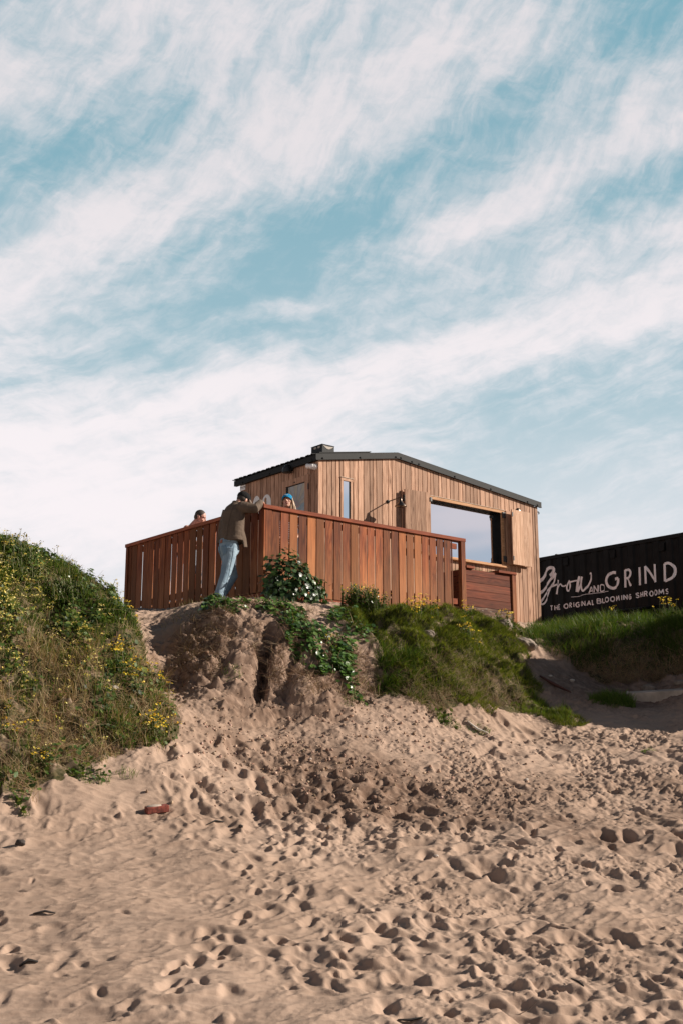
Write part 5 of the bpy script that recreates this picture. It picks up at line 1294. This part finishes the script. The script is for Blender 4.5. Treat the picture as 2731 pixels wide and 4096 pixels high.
log('driftwood', [(-2.17, 8.12, .012), (-2.12, 8.14, .02), (-2.06, 8.15, .012)], (.012, .02, .011), M_CHAR, 'black charred wood chip on smooth sand at lower left', 'driftwood')
log('driftwood', [(-2.36, 9.15, .012), (-2.28, 9.17, .02), (-2.2, 9.16, .012)], (.012, .016, .009), M_DSTONE, 'short dark stick on sand at the left', 'driftwood')
log('driftwood', [(-1.29, 11.32, .01), (-1.22, 11.37, .018), (-1.14, 11.42, .012)], (.008, .014, .006), M_CHAR, 'black driftwood sliver on the sand right of the brick', 'driftwood')
log('driftwood', [(1.60, 14.66, .02), (1.72, 14.58, .03), (1.84, 14.52, .015)], (.01, .028, .012), plain('bleached_wood', (.72, .65, .56), .7), 'bleached white driftwood below the grassy mound', 'driftwood')
log('driftwood', [(.33, 7.05, .008), (.4, 7.06, .014), (.47, 7.06, .006)], (.008, .014, .006), M_CHAR, 'dark wet scrap at the bottom picture edge', 'driftwood')
log('driftwood', [(1.48, 7.78, .05), (1.515, 7.72, .02), (1.54, 7.69, .004)], (.006, .012, .008), M_CHAR, 'thin black shard sticking up from the sand', 'driftwood')
log('bark_strip', [(3.0, 17.25, .03), (3.18, 17.11, .035), (3.4, 16.98, .02)], (.02, .04, .015), plain('red_bark', (.10, .04, .03), .7), 'dark red bark strip on shaded sand in the gap', 'bark')
for k, pts in enumerate(([(1.05, 7.24, .005), (1.12, 7.28, .03), (1.17, 7.27, .075)], [(.95, 9.3, .004), (1.02, 9.33, .045), (1.05, 9.36, .03)], [(.7, 11.3, .01), (.85, 11.35, .04), (1.0, 11.5, .05)], [(-.2, 12.2, .02), (-.05, 12.3, .05), (.1, 12.32, .04)], [(2.4, 8.2, .004), (2.45, 8.25, .03), (2.46, 8.28, .09)])):
    log('twig', pts, (.005, .004, .002), M_TWIG, ['bent twig poking from the sand at the bottom', 'curled twig on the lower middle sand', 'dark twig lying across the churned sand', 'short twig at the dune foot', 'upright twig at the lower right'][k], 'twig')
# brick
br = MB(); br.box((-.112, -.052, -.033), (.112, .052, .033), .5); M_BRICK = plain('worn_brick', (.19, .045, .03), .9, var=.5, scale=28, bmp=.4)
bo = br.build('brick', M_BRICK, None, bevel=.008); tag(bo, 'worn red brick lying half sunk in the sand', 'brick'); bo.location = (-1.80, 11.42, g1(-1.80, 11.42)+.025); bo.rotation_euler = (.12, -.10, math.radians(24))
mo = MB(); mo.mesh(*ellipsoid((-.03, .0, .034), (.08, .048, .012), n=12, m=6)); mo.build('mortar', M_CONC, bo, smooth=True)
# concrete beam
bmx = MB(); bmx.box((-.72, -.10, -.13), (.95, .14, .05), .5)
bo = bmx.build('concrete_beam', M_CONC, None, bevel=.018); tag(bo, 'broken pale concrete beam jutting from the sand at the right', 'beam'); bo.location = (5.05, 17.15, 2.60); bo.rotation_euler = (math.radians(8), math.radians(-3), math.radians(-4))

# crumbled lumps of damp sand at the foot of the dune and over the churned band
x = rng.normal(-.1, 1.5, 3600); y = rng.normal(13.4, .8, 3600)
k = (rng.uniform(0, 1, 3600) < .25+.9*sst(-.1, .4, fbm(x*2.1, y*2.4, 701, 3))) & (y > 11.4) & (y < 15.2) & (np.abs(x) < 3.2) & ~inpoly(x, y, HILL) & ~inpoly(x, y, MOUND)
x, y = x[k], y[k]; n = len(x); sz = .005+.017*rng.uniform(0, 1, n)**3.2
bmc = bmesh.new(); bmesh.ops.create_icosphere(bmc, subdivisions=1, radius=1); IV = np.array([v.co for v in bmc.verts]); IF = np.array([[v.index for v in f.verts] for f in bmc.faces]); bmc.free()
jit = rng.uniform(.65, 1.3, (n, len(IV), 1)); V_ = IV[None]*jit*sz[:, None, None]*rng.uniform(.7, 1.3, (n, 1, 3)) + np.stack([x, y, gz(x, y)+sz*.35], 1)[:, None]
F_ = (np.arange(n)*len(IV))[:, None, None]+IF[None]
M_CLOD = leafmat('sand_crumbs', .95, 0.0, .1)
o = arrays_mesh('sand_crumbs', M_CLOD, None, V_.reshape(-1, 3), [F_.reshape(-1, 3)], np.repeat(palette(n, [(.36, .24, .175), (.24, .155, .11), (.46, .32, .24)], [3, 3, 2], .2)[:, None], len(IV), 1).reshape(-1, 3), True)
tag(o, 'crumbs of damp sand scattered below the dune face', 'sand crumbs', kind='stuff')

# ------------------------------------------------------------------ people
def skin(name, c, c2):
    m, nt, p = mat(name); tc = N(nt, 'ShaderNodeTexCoord').outputs['Object']
    nt.links.new(mixc(nt, mapr(nt, noise(nt, tc, 18, 3), .35, .65), c4(c), c4(c2)), p.inputs['Base Color'])
    p.inputs['Roughness'].default_value = .5; p.inputs['Subsurface Weight'].default_value = .12; p.inputs['Subsurface Radius'].default_value = (.01, .004, .002)
    return m
M_SKIN = skin('skin', (.50, .26, .18), (.56, .31, .22)); M_SKIN_P = skin('flushed_skin', (.47, .22, .165), (.54, .28, .21))
def cloth(name, c, c2, sc=6., weave=260., stitch=None):
    m, nt, p = mat(name); tc = N(nt, 'ShaderNodeTexCoord').outputs['Object']
    f = noise(nt, vscale(nt, tc, (1, 1, .6)), sc, 4, .6); w = noise(nt, tc, weave, 2)
    col = mixc(nt, mapr(nt, f, .35, .66), c4(c), c4(c2)); nt.links.new(mixc(nt, mapr(nt, w, .3, .7, 0, .25), col, c4(tuple(k*.6 for k in c))), p.inputs['Base Color'])
    p.inputs['Roughness'].default_value = .9; p.inputs['Specular IOR Level'].default_value = .15
    fold = noise(nt, vscale(nt, tc, (1, 1, 1.6)), 9., 3, .5, .8)
    bump(nt, p, mth(nt, 'ADD', fold, mth(nt, 'MULTIPLY', w, .08)), .55, .03)
    return m
M_JACKET = cloth('brown_cord_jacket', (.105, .076, .056), (.145, .106, .08)); M_JEANS = cloth('faded_denim', (.215, .30, .375), (.33, .42, .49), 5.)
M_TROUS = cloth('dark_trousers', (.03, .03, .035), (.05, .05, .055)); M_SHORTS = cloth('navy_shorts', (.03, .04, .07), (.05, .06, .09))
M_CAPK = cloth('black_cap', (.010, .010, .011), (.018, .017, .017)); M_BILL = cloth('taupe_cap_bill', (.20, .155, .125), (.26, .2, .165)); M_CAPB = cloth('blue_cap', (.012, .20, .40), (.016, .27, .50))
M_HAIR = plain('long_brown_hair', (.30, .19, .11), .5, var=.4, scale=60); M_HAIRD = plain('dark_cropped_hair', (.045, .032, .024), .75, var=.3, scale=90)
M_EYE = plain('eyelash', (.05, .028, .02), .7); M_LIP = plain('mouth', (.10, .022, .02), .5); M_LIPS = plain('lips', (.45, .16, .13), .45); M_PATCH = plain('leather_patch', (.30, .085, .04), .6)
M_SHOE = plain('shoe_canvas', (.30, .27, .24), .8)
def stripes():
    m, nt, p = mat('striped_shirt'); tc = N(nt, 'ShaderNodeTexCoord').outputs['Object']; sp = N(nt, 'ShaderNodeSeparateXYZ'); nt.links.new(tc, sp.inputs[0])
    f = mth(nt, 'FRACT', mth(nt, 'MULTIPLY', sp.outputs[2], 26.0)); nt.links.new(mixc(nt, mth(nt, 'GREATER_THAN', f, .52), (.74, .72, .72, 1), (.018, .018, .03, 1)), p.inputs['Base Color']); p.inputs['Roughness'].default_value = .9
    return m
M_STRIPE = stripes()

def head(Mx):
    E = lambda c, r: xf(ellipsoid(c, r, n=20, m=14), Mx); L = lambda rings, **k: xf(loft(rings, n=12, **k), Mx)
    return [E((-.012, 0, .045), (.098, .076, .092)), E((.034, 0, -.03), (.060, .060, .088)), E((.050, 0, -.098), (.034, .034, .022)), E((.02, 0, -.075), (.06, .058, .042)),
            L([((.088, 0, .026), .010, .011), ((.102, 0, -.005), .012, .013), ((.110, 0, -.028), .013, .017)]), E((.098, 0, -.033), (.014, .021, .010)),
            L([((.074, -.046, .034), .012, .010), ((.088, 0, .034), .012, .010), ((.074, .046, .034), .012, .010)]),
            E((.05, .045, -.022), (.035, .022, .022)), E((.05, -.045, -.022), (.035, .022, .022)),
            E((-.008, .078, -.006), (.019, .010, .033)), E((-.008, -.078, -.006), (.019, .010, .033))]
def hand(wr, d, palm_n, side, curl=.5, s=1.0):
    """palm and five bent fingers; d = direction of the hand, palm_n = the way the palm faces, side = towards the thumb"""
    wr, d, pn, sd_ = map(Vector, (wr, d, palm_n, side)); d.normalize(); pn = (pn - d*pn.dot(d)).normalized(); sd_ = (sd_ - d*sd_.dot(d) - pn*sd_.dot(pn)).normalized()
    out = [loft([(wr, .026*s, .019*s), (wr+d*.045*s, .038*s, .016*s), (wr+d*.09*s, .041*s, .014*s)], n=12, ref=sd_)]
    for k, (o, ln) in enumerate(((.030, .072), (.010, .080), (-.011, .075), (-.031, .058))):
        b = wr+d*.088*s+sd_*o*s; a0, a1 = curl*.7, curl*1.5
        p1 = b+(d*math.cos(a0)+pn*math.sin(a0))*ln*.5*s; p2 = p1+(d*math.cos(a1)+pn*math.sin(a1))*ln*.32*s; p3 = p2+(d*math.cos(a1*1.3)+pn*math.sin(a1*1.3))*ln*.25*s
        out.append(loft([(b, .0092*s, .0092*s), (p1, .0088*s, .0088*s), (p2, .008*s, .008*s), (p3, .007*s, .007*s)], n=8))
    b = wr+d*.03*s+sd_*.03*s; p1 = b+(d*.6+sd_*.7+pn*.2).normalized()*.04*s; p2 = p1+(d*.85+sd_*.25+pn*.4*curl).normalized()*.035*s
    out.append(loft([(b, .013*s, .012*s), (p1, .011*s, .0105*s), (p2, .0085*s, .0085*s)], n=8))
    return out
def cap_of(name, Mx, parent, mc, mb_, r=(.108, .086, .085), cz=.052, bill=.105, cut=-.12, tilt=0.):
    q = xf(ellipsoid((-.012, 0, cz), r, n=24, m=10, cut=cut), Mx)
    o = blob(name, [q, xf(ellipsoid((-.012, 0, cz+r[2]), (.009, .009, .006), n=10, m=6), Mx)], mc, parent, .006, 2)
    # curved bill
    mb2 = MB(); n = 10; rows = []
    for k in range(4):
        t = k/3; row = []
        for i in range(n+1):
            a = -1.15+2.3*i/n; rx = r[0]*.93+bill*t*math.cos(a*.9); ry = r[1]*(.98+.02*t)
            row.append((-.012+rx*math.cos(a*(1-.25*t)) if k == 0 else -.012+r[0]*.93*math.cos(a)+bill*t*max(.0, math.cos(a*1.25)), ry*math.sin(a), cz-.012+.018*t*0-.030*t*t*(1)+.022*math.cos(a)*(1-.2*t)-.012*abs(math.sin(a))*t))
        rows.append(row)
    vs = [p for row in rows for p in row]; fs = [(k*(n+1)+i, k*(n+1)+i+1, (k+1)*(n+1)+i+1, (k+1)*(n+1)+i) for k in range(3) for i in range(n)]
    mb2.mesh([tuple(Mx @ Vector(v)) for v in vs], fs); b = mb2.build('bill', mb_, o, smooth=True); s = b.modifiers.new('thick', 'SOLIDIFY'); s.thickness = .006
    return o

# ---- the man leaning on the fence, seen from behind (in the buildings' u, v frame)
OM = Vector((-.58, .25, 3.95)); TR = Matrix.Translation(-OM)
man = empty('person', W3(OM.x, OM.y, OM.z), ROT); tag(man, 'man in black cap, brown jacket and faded jeans leaning on the fence corner', 'person')
PJ = lambda pcs: [xf(p, TR) for p in pcs]
HM = TR @ Matrix.Translation((-.245, .215, 5.515)) @ Matrix.Rotation(math.radians(2), 4, 'Z') @ Matrix.Rotation(math.radians(34), 4, 'Y') @ Matrix.Scale(1.08, 4)
R_SH, R_EL, R_WR = (-.385, .055, 5.375), (-.235, -.105, 5.345), (-.055, .015, 5.50)
L_SH, L_EL, L_WR = (-.40, .425, 5.375), (-.42, .50, 5.12), (-.455, .49, 4.88)
body = head(HM) + PJ([loft([((-.39, .23, 5.36), .075, .065), ((-.355, .225, 5.45), .058, .055), ((-.30, .22, 5.51), .055, .055)], n=14),
    loft([((-.49, .235, 4.78), .14, .11), ((-.47, .24, 5.0), .14, .10), ((-.42, .235, 5.25), .16, .10), ((-.39, .235, 5.38), .13, .07)], n=16, ref=(0, 1, 0)),
    loft([(R_SH, .05, .05), (R_EL, .04, .04), (R_WR, .027, .025)], n=10), loft([(L_SH, .05, .05), (L_EL, .04, .04), (L_WR, .027, .025)], n=10),
    loft([((-.50, .15, 4.75), .075, .075), ((-.60, .12, 4.33), .055, .055), ((-.74, .10, 3.99), .04, .04)], n=10), loft([((-.47, .32, 4.75), .075, .075), ((-.29, .385, 4.35), .055, .055), ((-.54, .39, 3.99), .04, .04)], n=10)] +
    hand(R_WR, (.75, .62, -.12), (.3, -.1, -1), (-.5, .7, 0), .55) + hand(L_WR, (.25, -.10, -1), (.6, -.6, 0), (.7, .3, 0), .6))
blob('body', body, M_SKIN, man, .0065, 3)
jk = PJ([loft([((-.43, .215, 4.835), .215, .165), ((-.43, .22, 4.89), .215, .168), ((-.43, .225, 5.02), .212, .165), ((-.42, .23, 5.17), .215, .160), ((-.405, .235, 5.30), .218, .150), ((-.385, .235, 5.385), .19, .115), ((-.365, .23, 5.44), .095, .08)], n=28, ref=(0, 1, 0), round_caps=False),
    loft([((-.37, .23, 5.43), .082, .078), ((-.35, .228, 5.475), .080, .076)], n=18, ref=(0, 1, 0), round_caps=False),
    loft([(R_SH, .092, .092), ((-.32, -.02, 5.36), .085, .085), (R_EL, .076, .074), ((-.15, -.055, 5.42), .066, .064), ((-.075, .0, 5.485), .050, .048)], n=16),
    loft([((-.39, .40, 5.36), .097, .095), ((-.41, .455, 5.24), .082, .08), (L_EL, .072, .07), ((-.44, .50, 5.0), .064, .062), ((-.46, .495, 4.865), .054, .052)], n=16, round_caps=False),
    loft([((-.36, .09, 5.05), .10, .035), ((-.315, .075, 4.90), .105, .028), ((-.285, .07, 4.765), .10, .018)], n=14, ref=(.6, .5, 0), round_caps=False),
    loft([((-.37, .40, 5.05), .10, .035), ((-.33, .42, 4.92), .10, .028), ((-.31, .42, 4.84), .09, .018)], n=14, ref=(.6, -.5, 0), round_caps=False),
    loft([((-.432, .215, 4.833), .222, .172), ((-.431, .22, 4.885), .223, .174)], n=28, ref=(0, 1, 0), round_caps=False)])
jo = blob('jacket', jk, M_JACKET, man, .0075, 4)
jn = PJ([xf(ellipsoid((-.475, .235, 4.745), (.150, .178, .15), n=22, m=14), Matrix.Identity(4)), loft([((-.485, .235, 4.78), .17, .132), ((-.48, .235, 4.885), .165, .128)], n=22, ref=(0, 1, 0), round_caps=False),
    loft([((-.505, .15, 4.72), .115, .105), ((-.545, .14, 4.52), .100, .095), ((-.605, .12, 4.32), .080, .076), ((-.675, .11, 4.14), .074, .070), ((-.745, .10, 3.97), .070, .066)], n=18, round_caps=False),
    loft([((-.47, .32, 4.72), .112, .105), ((-.385, .35, 4.53), .097, .093), ((-.29, .385, 4.36), .080, .078), ((-.41, .39, 4.16), .070, .067), ((-.54, .39, 3.97), .064, .062)], n=18, round_caps=False)])
jno = blob('jeans', jn, M_JEANS, man, .0075, 4)
def patch(name, m, parent, target, c, wu, wz, nu=8, nz_=8, off=.003, shape=None):
    """a small sewn piece that follows the cloth behind the hips"""
    mb = MB(); c = Vector(c)-OM; ax = Vector((.35, -1, 0)).normalized(); vs = []; 
    for k in range(nz_+1):
        for i in range(nu+1):
            x = -.5+i/nu; z = -.5+k/nz_; ww = wu*(1 if shape is None else shape(z)); vs.append(tuple(c+ax*x*ww+Vector((0, 0, z*wz))))
    mb.mesh(vs, [(k*(nu+1)+i, k*(nu+1)+i+1, (k+1)*(nu+1)+i+1, (k+1)*(nu+1)+i) for k in range(nz_) for i in range(nu)])
    o = mb.build(name, m, parent, smooth=True); s = o.modifiers.new('lie', 'SHRINKWRAP'); s.target = target; s.offset = off; s.wrap_method = 'PROJECT'; s.use_project_x = False
    s.use_project_y = False; s.use_project_z = False; s.wrap_method = 'NEAREST_SURFACEPOINT'
    t = o.modifiers.new('thick', 'SOLIDIFY'); t.thickness = .004; t.offset = 1
    return o
M_DENIM2 = cloth('denim_pocket', (.17, .25, .32), (.25, .34, .41)); M_SEAM = plain('denim_seam', (.10, .145, .19), .9); M_JSEAM = plain('jacket_seam', (.075, .05, .034), .9)
patch('back_pocket', M_DENIM2, jno, jno, (-.66, .14, 4.70), .145, .15, shape=lambda z: 1 if z > -.2 else 1+(z+.2)*1.2)
patch('back_pocket', M_DENIM2, jno, jno, (-.66, .335, 4.70), .135, .15, shape=lambda z: 1 if z > -.2 else 1+(z+.2)*1.2)
patch('waistband', M_DENIM2, jno, jno, (-.63, .19, 4.845), .30, .035, 14, 2)
patch('leather_patch', M_PATCH, jno, jno, (-.65, .235, 4.845), .075, .05, 4, 3, .009)
def seamline(name, m, parent, target, pts, w=.006):
    mb = MB()
    q = []
    for a, b in zip(pts[:-1], pts[1:]):
        for t in np.linspace(0, 1, 9)[:-1]: q.append(Vector(a).lerp(Vector(b), float(t))-OM)
    q.append(Vector(pts[-1])-OM); ax = Vector((.55, -.83, 0))*w/2
    vs = [tuple(p+s*ax) for p in q for s in (-1, 1)]; mb.mesh(vs, [(2*i, 2*i+1, 2*i+3, 2*i+2) for i in range(len(q)-1)])
    o = mb.build(name, m, parent); s = o.modifiers.new('lie', 'SHRINKWRAP'); s.target = target; s.offset = .002
    t = o.modifiers.new('thick', 'SOLIDIFY'); t.thickness = .003; t.offset = 1
seamline('side_seam', M_SEAM, jno, jno, [(-.52, .02, 4.82), (-.54, .03, 4.6), (-.60, .035, 4.3), (-.70, .03, 4.0)])
seamline('back_seam', M_JSEAM, jo, jo, [(-.53, .09, 5.38), (-.58, .10, 5.2), (-.62, .12, 5.0), (-.63, .12, 4.92)])
seamline('yoke_seam', M_JSEAM, jo, jo, [(-.50, .40, 5.33), (-.545, .25, 5.335), (-.50, .07, 5.33)])
for (a, b_) in (((-.72, .10, 3.965), (-.56, .07, 3.945)), ((-.52, .39, 3.965), (-.37, .38, 3.945))):
    blob('shoe', PJ([loft([(Vector(a)-Vector((.07, 0, .0)), .045, .04), (a, .05, .05), (b_, .042, .03)], n=12, ref=(0, 1, 0))]), M_SHOE, man, .008, 2)
cap_of('cap', HM @ Matrix.Rotation(math.radians(-6), 4, 'Y'), man, M_CAPK, M_BILL, bill=.085, cut=-.32, r=(.112, .090, .088))
hair = blob('hair', [xf(ellipsoid((-.03, 0, .012), (.084, .0785, .075), n=18, m=12), HM)], M_HAIRD, man, .008, 1)

# ---- the woman in the blue cap
ox, oy, _ = W3(1.235, 1.06, 0); OWz = 4.25
wo_ = empty('person', (ox, oy, OWz), math.radians(-96)); tag(wo_, 'woman in blue cap and striped shirt, eyes closed, looking out over the fence', 'person')
HMW = Matrix.Translation((.035, 0, 1.615)) @ Matrix.Rotation(math.radians(3), 4, 'X') @ Matrix.Rotation(math.radians(-13), 4, 'Y')
wp = head(HMW) + [loft([((-.02, 0, 1.36), .06, .055), ((0, 0, 1.46), .048, .046), ((.02, 0, 1.56), .05, .048)], n=14),
    loft([((-.01, 0, .88), .15, .11), ((0, 0, 1.05), .12, .09), ((-.01, 0, 1.25), .155, .10), ((-.02, 0, 1.38), .15, .06)], n=16, ref=(0, 1, 0)),
    loft([((-.01, .09, .90), .075, .075), ((.01, .085, .48), .052, .052), ((-.01, .085, .06), .034, .034)], n=10), loft([((-.01, -.09, .90), .075, .075), ((.01, -.085, .48), .052, .052), ((-.01, -.085, .06), .034, .034)], n=10)]
for s in (-1, 1):
    wp += [loft([((-.02, s*.175, 1.36), .042, .042), ((-.04, s*.225, 1.10), .034, .034), ((.12, s*.17, .98), .024, .022)], n=10)] + hand((.12, s*.17, .98), (.8, -s*.5, .05), (0, -s*.3, -1), (.3, -s*.6, .3), .5, .92)
blob('body', wp, M_SKIN, wo_, .0065, 3)
ts_ = [loft([((-.01, 0, .86), .175, .13), ((0, 0, 1.05), .155, .115), ((-.01, 0, 1.25), .178, .12), ((-.02, 0, 1.37), .165, .08), ((-.015, 0, 1.42), .075, .062)], n=22, ref=(0, 1, 0), round_caps=False)]
for s in (-1, 1): ts_.append(loft([((-.02, s*.165, 1.36), .06, .06), ((-.035, s*.215, 1.18), .055, .055)], n=12, round_caps=False))
blob('shirt', ts_, M_STRIPE, wo_, .009, 3)
blob('trousers', [loft([((-.01, 0, .93), .16, .125), ((-.01, 0, .80), .165, .13)], n=18, ref=(0, 1, 0)), loft([((-.01, .09, .86), .09, .09), ((.01, .085, .48), .068, .068), ((-.01, .085, .07), .06, .06)], n=12, round_caps=False), loft([((-.01, -.09, .86), .09, .09), ((.01, -.085, .48), .068, .068), ((-.01, -.085, .07), .06, .06)], n=12, round_caps=False)], M_TROUS, wo_, .009, 3)
for s in (-1, 1): blob('shoe', [loft([((-.05, s*.085, .035), .04, .035), ((.13, s*.085, .025), .038, .025)], n=10, ref=(0, 1, 0))], M_SHOE, wo_, .008, 2)
E_ = lambda c, r: xf(ellipsoid(c, r, n=18, m=12), HMW); L2 = lambda rings: xf(loft(rings, n=12), HMW)
hp = [E_((-.035, 0, .03), (.088, .089, .10)), L2([((-.05, 0, .0), .07, .085), ((-.07, 0, -.15), .06, .09), ((-.085, 0, -.30), .03, .085)])]
for s, g in ((-1, 1.0), (1, 1.0)):
    hp.append(L2([((.02, s*.082, .05), .018, .02), ((.012, s*.094, -.05), .022, .024), ((.0, s*.105, -.15), .026, .028), ((-.02, s*.12, -.27), .022, .03)]))
hp.append(L2([((.0, .095, .0), .018, .02), ((-.01, .125, -.12), .022, .028), ((-.02, .15, -.24), .016, .022)]))
blob('hair', hp, M_HAIR, wo_, .007, 2)
cp = cap_of('cap', HMW @ Matrix.Translation((0, 0, .004)), wo_, M_CAPB, M_CAPB, bill=.062, cut=-.02, r=(.111, .092, .088))
emb = MB()
for i in range(9):
    y0 = -.030+i*.0068; a = y0/.092; x0 = -.012+.1135*math.sqrt(max(0, 1-a*a-.12)); emb.mesh(*xf(ellipsoid((x0-.001, y0, .085+.003*math.sin(i*2.1)), (.0035, .0022, .004 + .002*(i % 2)), n=6, m=4), HMW @ Matrix.Translation((0, 0, .004))))
emb.build('embroidery', M_LOGO, cp)
for s in (-1, 1):
    blob('eyelid', [xf(loft([((.079, s*.018, .004), .003, .003), ((.0815, s*.030, .0005), .0042, .0042), ((.072, s*.044, .004), .003, .003)], n=6), HMW)], M_EYE, wo_, .003, 0)
    blob('eyebrow', [xf(loft([((.091, s*.014, .038), .003, .003), ((.088, s*.030, .042), .0035, .003), ((.077, s*.047, .037), .003, .003)], n=6), HMW)], M_EYE, wo_, .003, 0)
blob('lips', [E_((.090, 0, -.066), (.012, .022, .017))], M_LIPS, wo_, .004, 1); blob('mouth', [E_((.0975, 0, -.066), (.008, .015, .010))], M_LIP, wo_, .003, 0)
for s in (-.007, .007): pass

# ---- the bare shouldered man behind the short run of fence
hx, hy, _ = W3(.31, 2.335, 0); BZ = 4.25
mn = empty('person', (hx-.12, hy+.04, BZ), math.radians(4)); tag(mn, 'bare shouldered man with cropped dark hair looking down behind the fence', 'person')
HMM = Matrix.Translation((.125, -.04, 1.425)) @ Matrix.Rotation(math.radians(-10), 4, 'Z') @ Matrix.Rotation(math.radians(20), 4, 'Y')
mp_ = head(HMM) + [loft([((-.06, 0, 1.20), .085, .07), ((.0, -.01, 1.29), .065, .062), ((.08, -.03, 1.38), .06, .06)], n=14),
    loft([((-.22, .02, .82), .15, .11), ((-.20, .02, 1.0), .14, .105), ((-.13, .01, 1.15), .19, .11), ((-.07, 0, 1.25), .15, .06)], n=18, ref=(0, 1, 0)),
    loft([((-.21, .11, .84), .085, .085), ((-.12, .11, .46), .06, .06), ((-.2, .11, .06), .038, .038)], n=10), loft([((-.21, -.08, .84), .085, .085), ((-.12, -.08, .46), .06, .06), ((-.2, -.08, .06), .038, .038)], n=10)]
for s in (-1, 1):
    mp_ += [loft([((-.09, s*.19, 1.215), .062, .06), ((.0, s*.24, .98), .046, .044), ((.22, s*.14, .98), .029, .026)], n=12)] + hand((.22, s*.14, .98), (.9, -s*.4, 0), (0, -s*.2, -1), (.3, -s*.6, .4), .6)
away = lambda pcs: [([(v[0]+.55*max(0, 1.12-v[2])*.5, v[1]+.75*min(.35, max(0, 1.12-v[2])), v[2]) for v in vs], fs) for vs, fs in pcs]
mp_ = away(mp_)
blob('body', mp_, M_SKIN_P, mn, .0065, 3)
blob('hair', [xf(ellipsoid((-.020, 0, .058), (.0945, .0795, .088), n=22, m=12, cut=-.25), HMM), xf(ellipsoid((-.055, 0, .010), (.058, .071, .07), n=18, m=10), HMM), xf(ellipsoid((.008, 0, .03), (.045, .0785, .035), n=18, m=10), HMM)], M_HAIRD, mn, .006, 2)
blob('shorts', away([loft([((-.22, .02, .90), .16, .125), ((-.22, .02, .78), .165, .13)], n=18, ref=(0, 1, 0)), loft([((-.21, .11, .83), .10, .10), ((-.13, .11, .48), .09, .09)], n=12, round_caps=False), loft([((-.21, -.08, .83), .10, .10), ((-.13, -.08, .48), .09, .09)], n=12, round_caps=False)]), M_SHORTS, mn, .009, 3)
for s in (-1, 1):
    blob('eye', [xf(ellipsoid((.083, s*.030, .008), (.006, .014, .006), n=10, m=6), HMM)], M_EYE, mn, .003, 0)
    blob('eyebrow', [xf(loft([((.092, s*.014, .036), .004, .004), ((.088, s*.032, .041), .005, .004), ((.074, s*.050, .034), .0035, .003)], n=6), HMM)], M_HAIRD, mn, .003, 0)
blob('mouth', [xf(ellipsoid((.092, 0, -.068), (.006, .020, .005), n=10, m=6), HMM)], M_LIPS, mn, .003, 0)
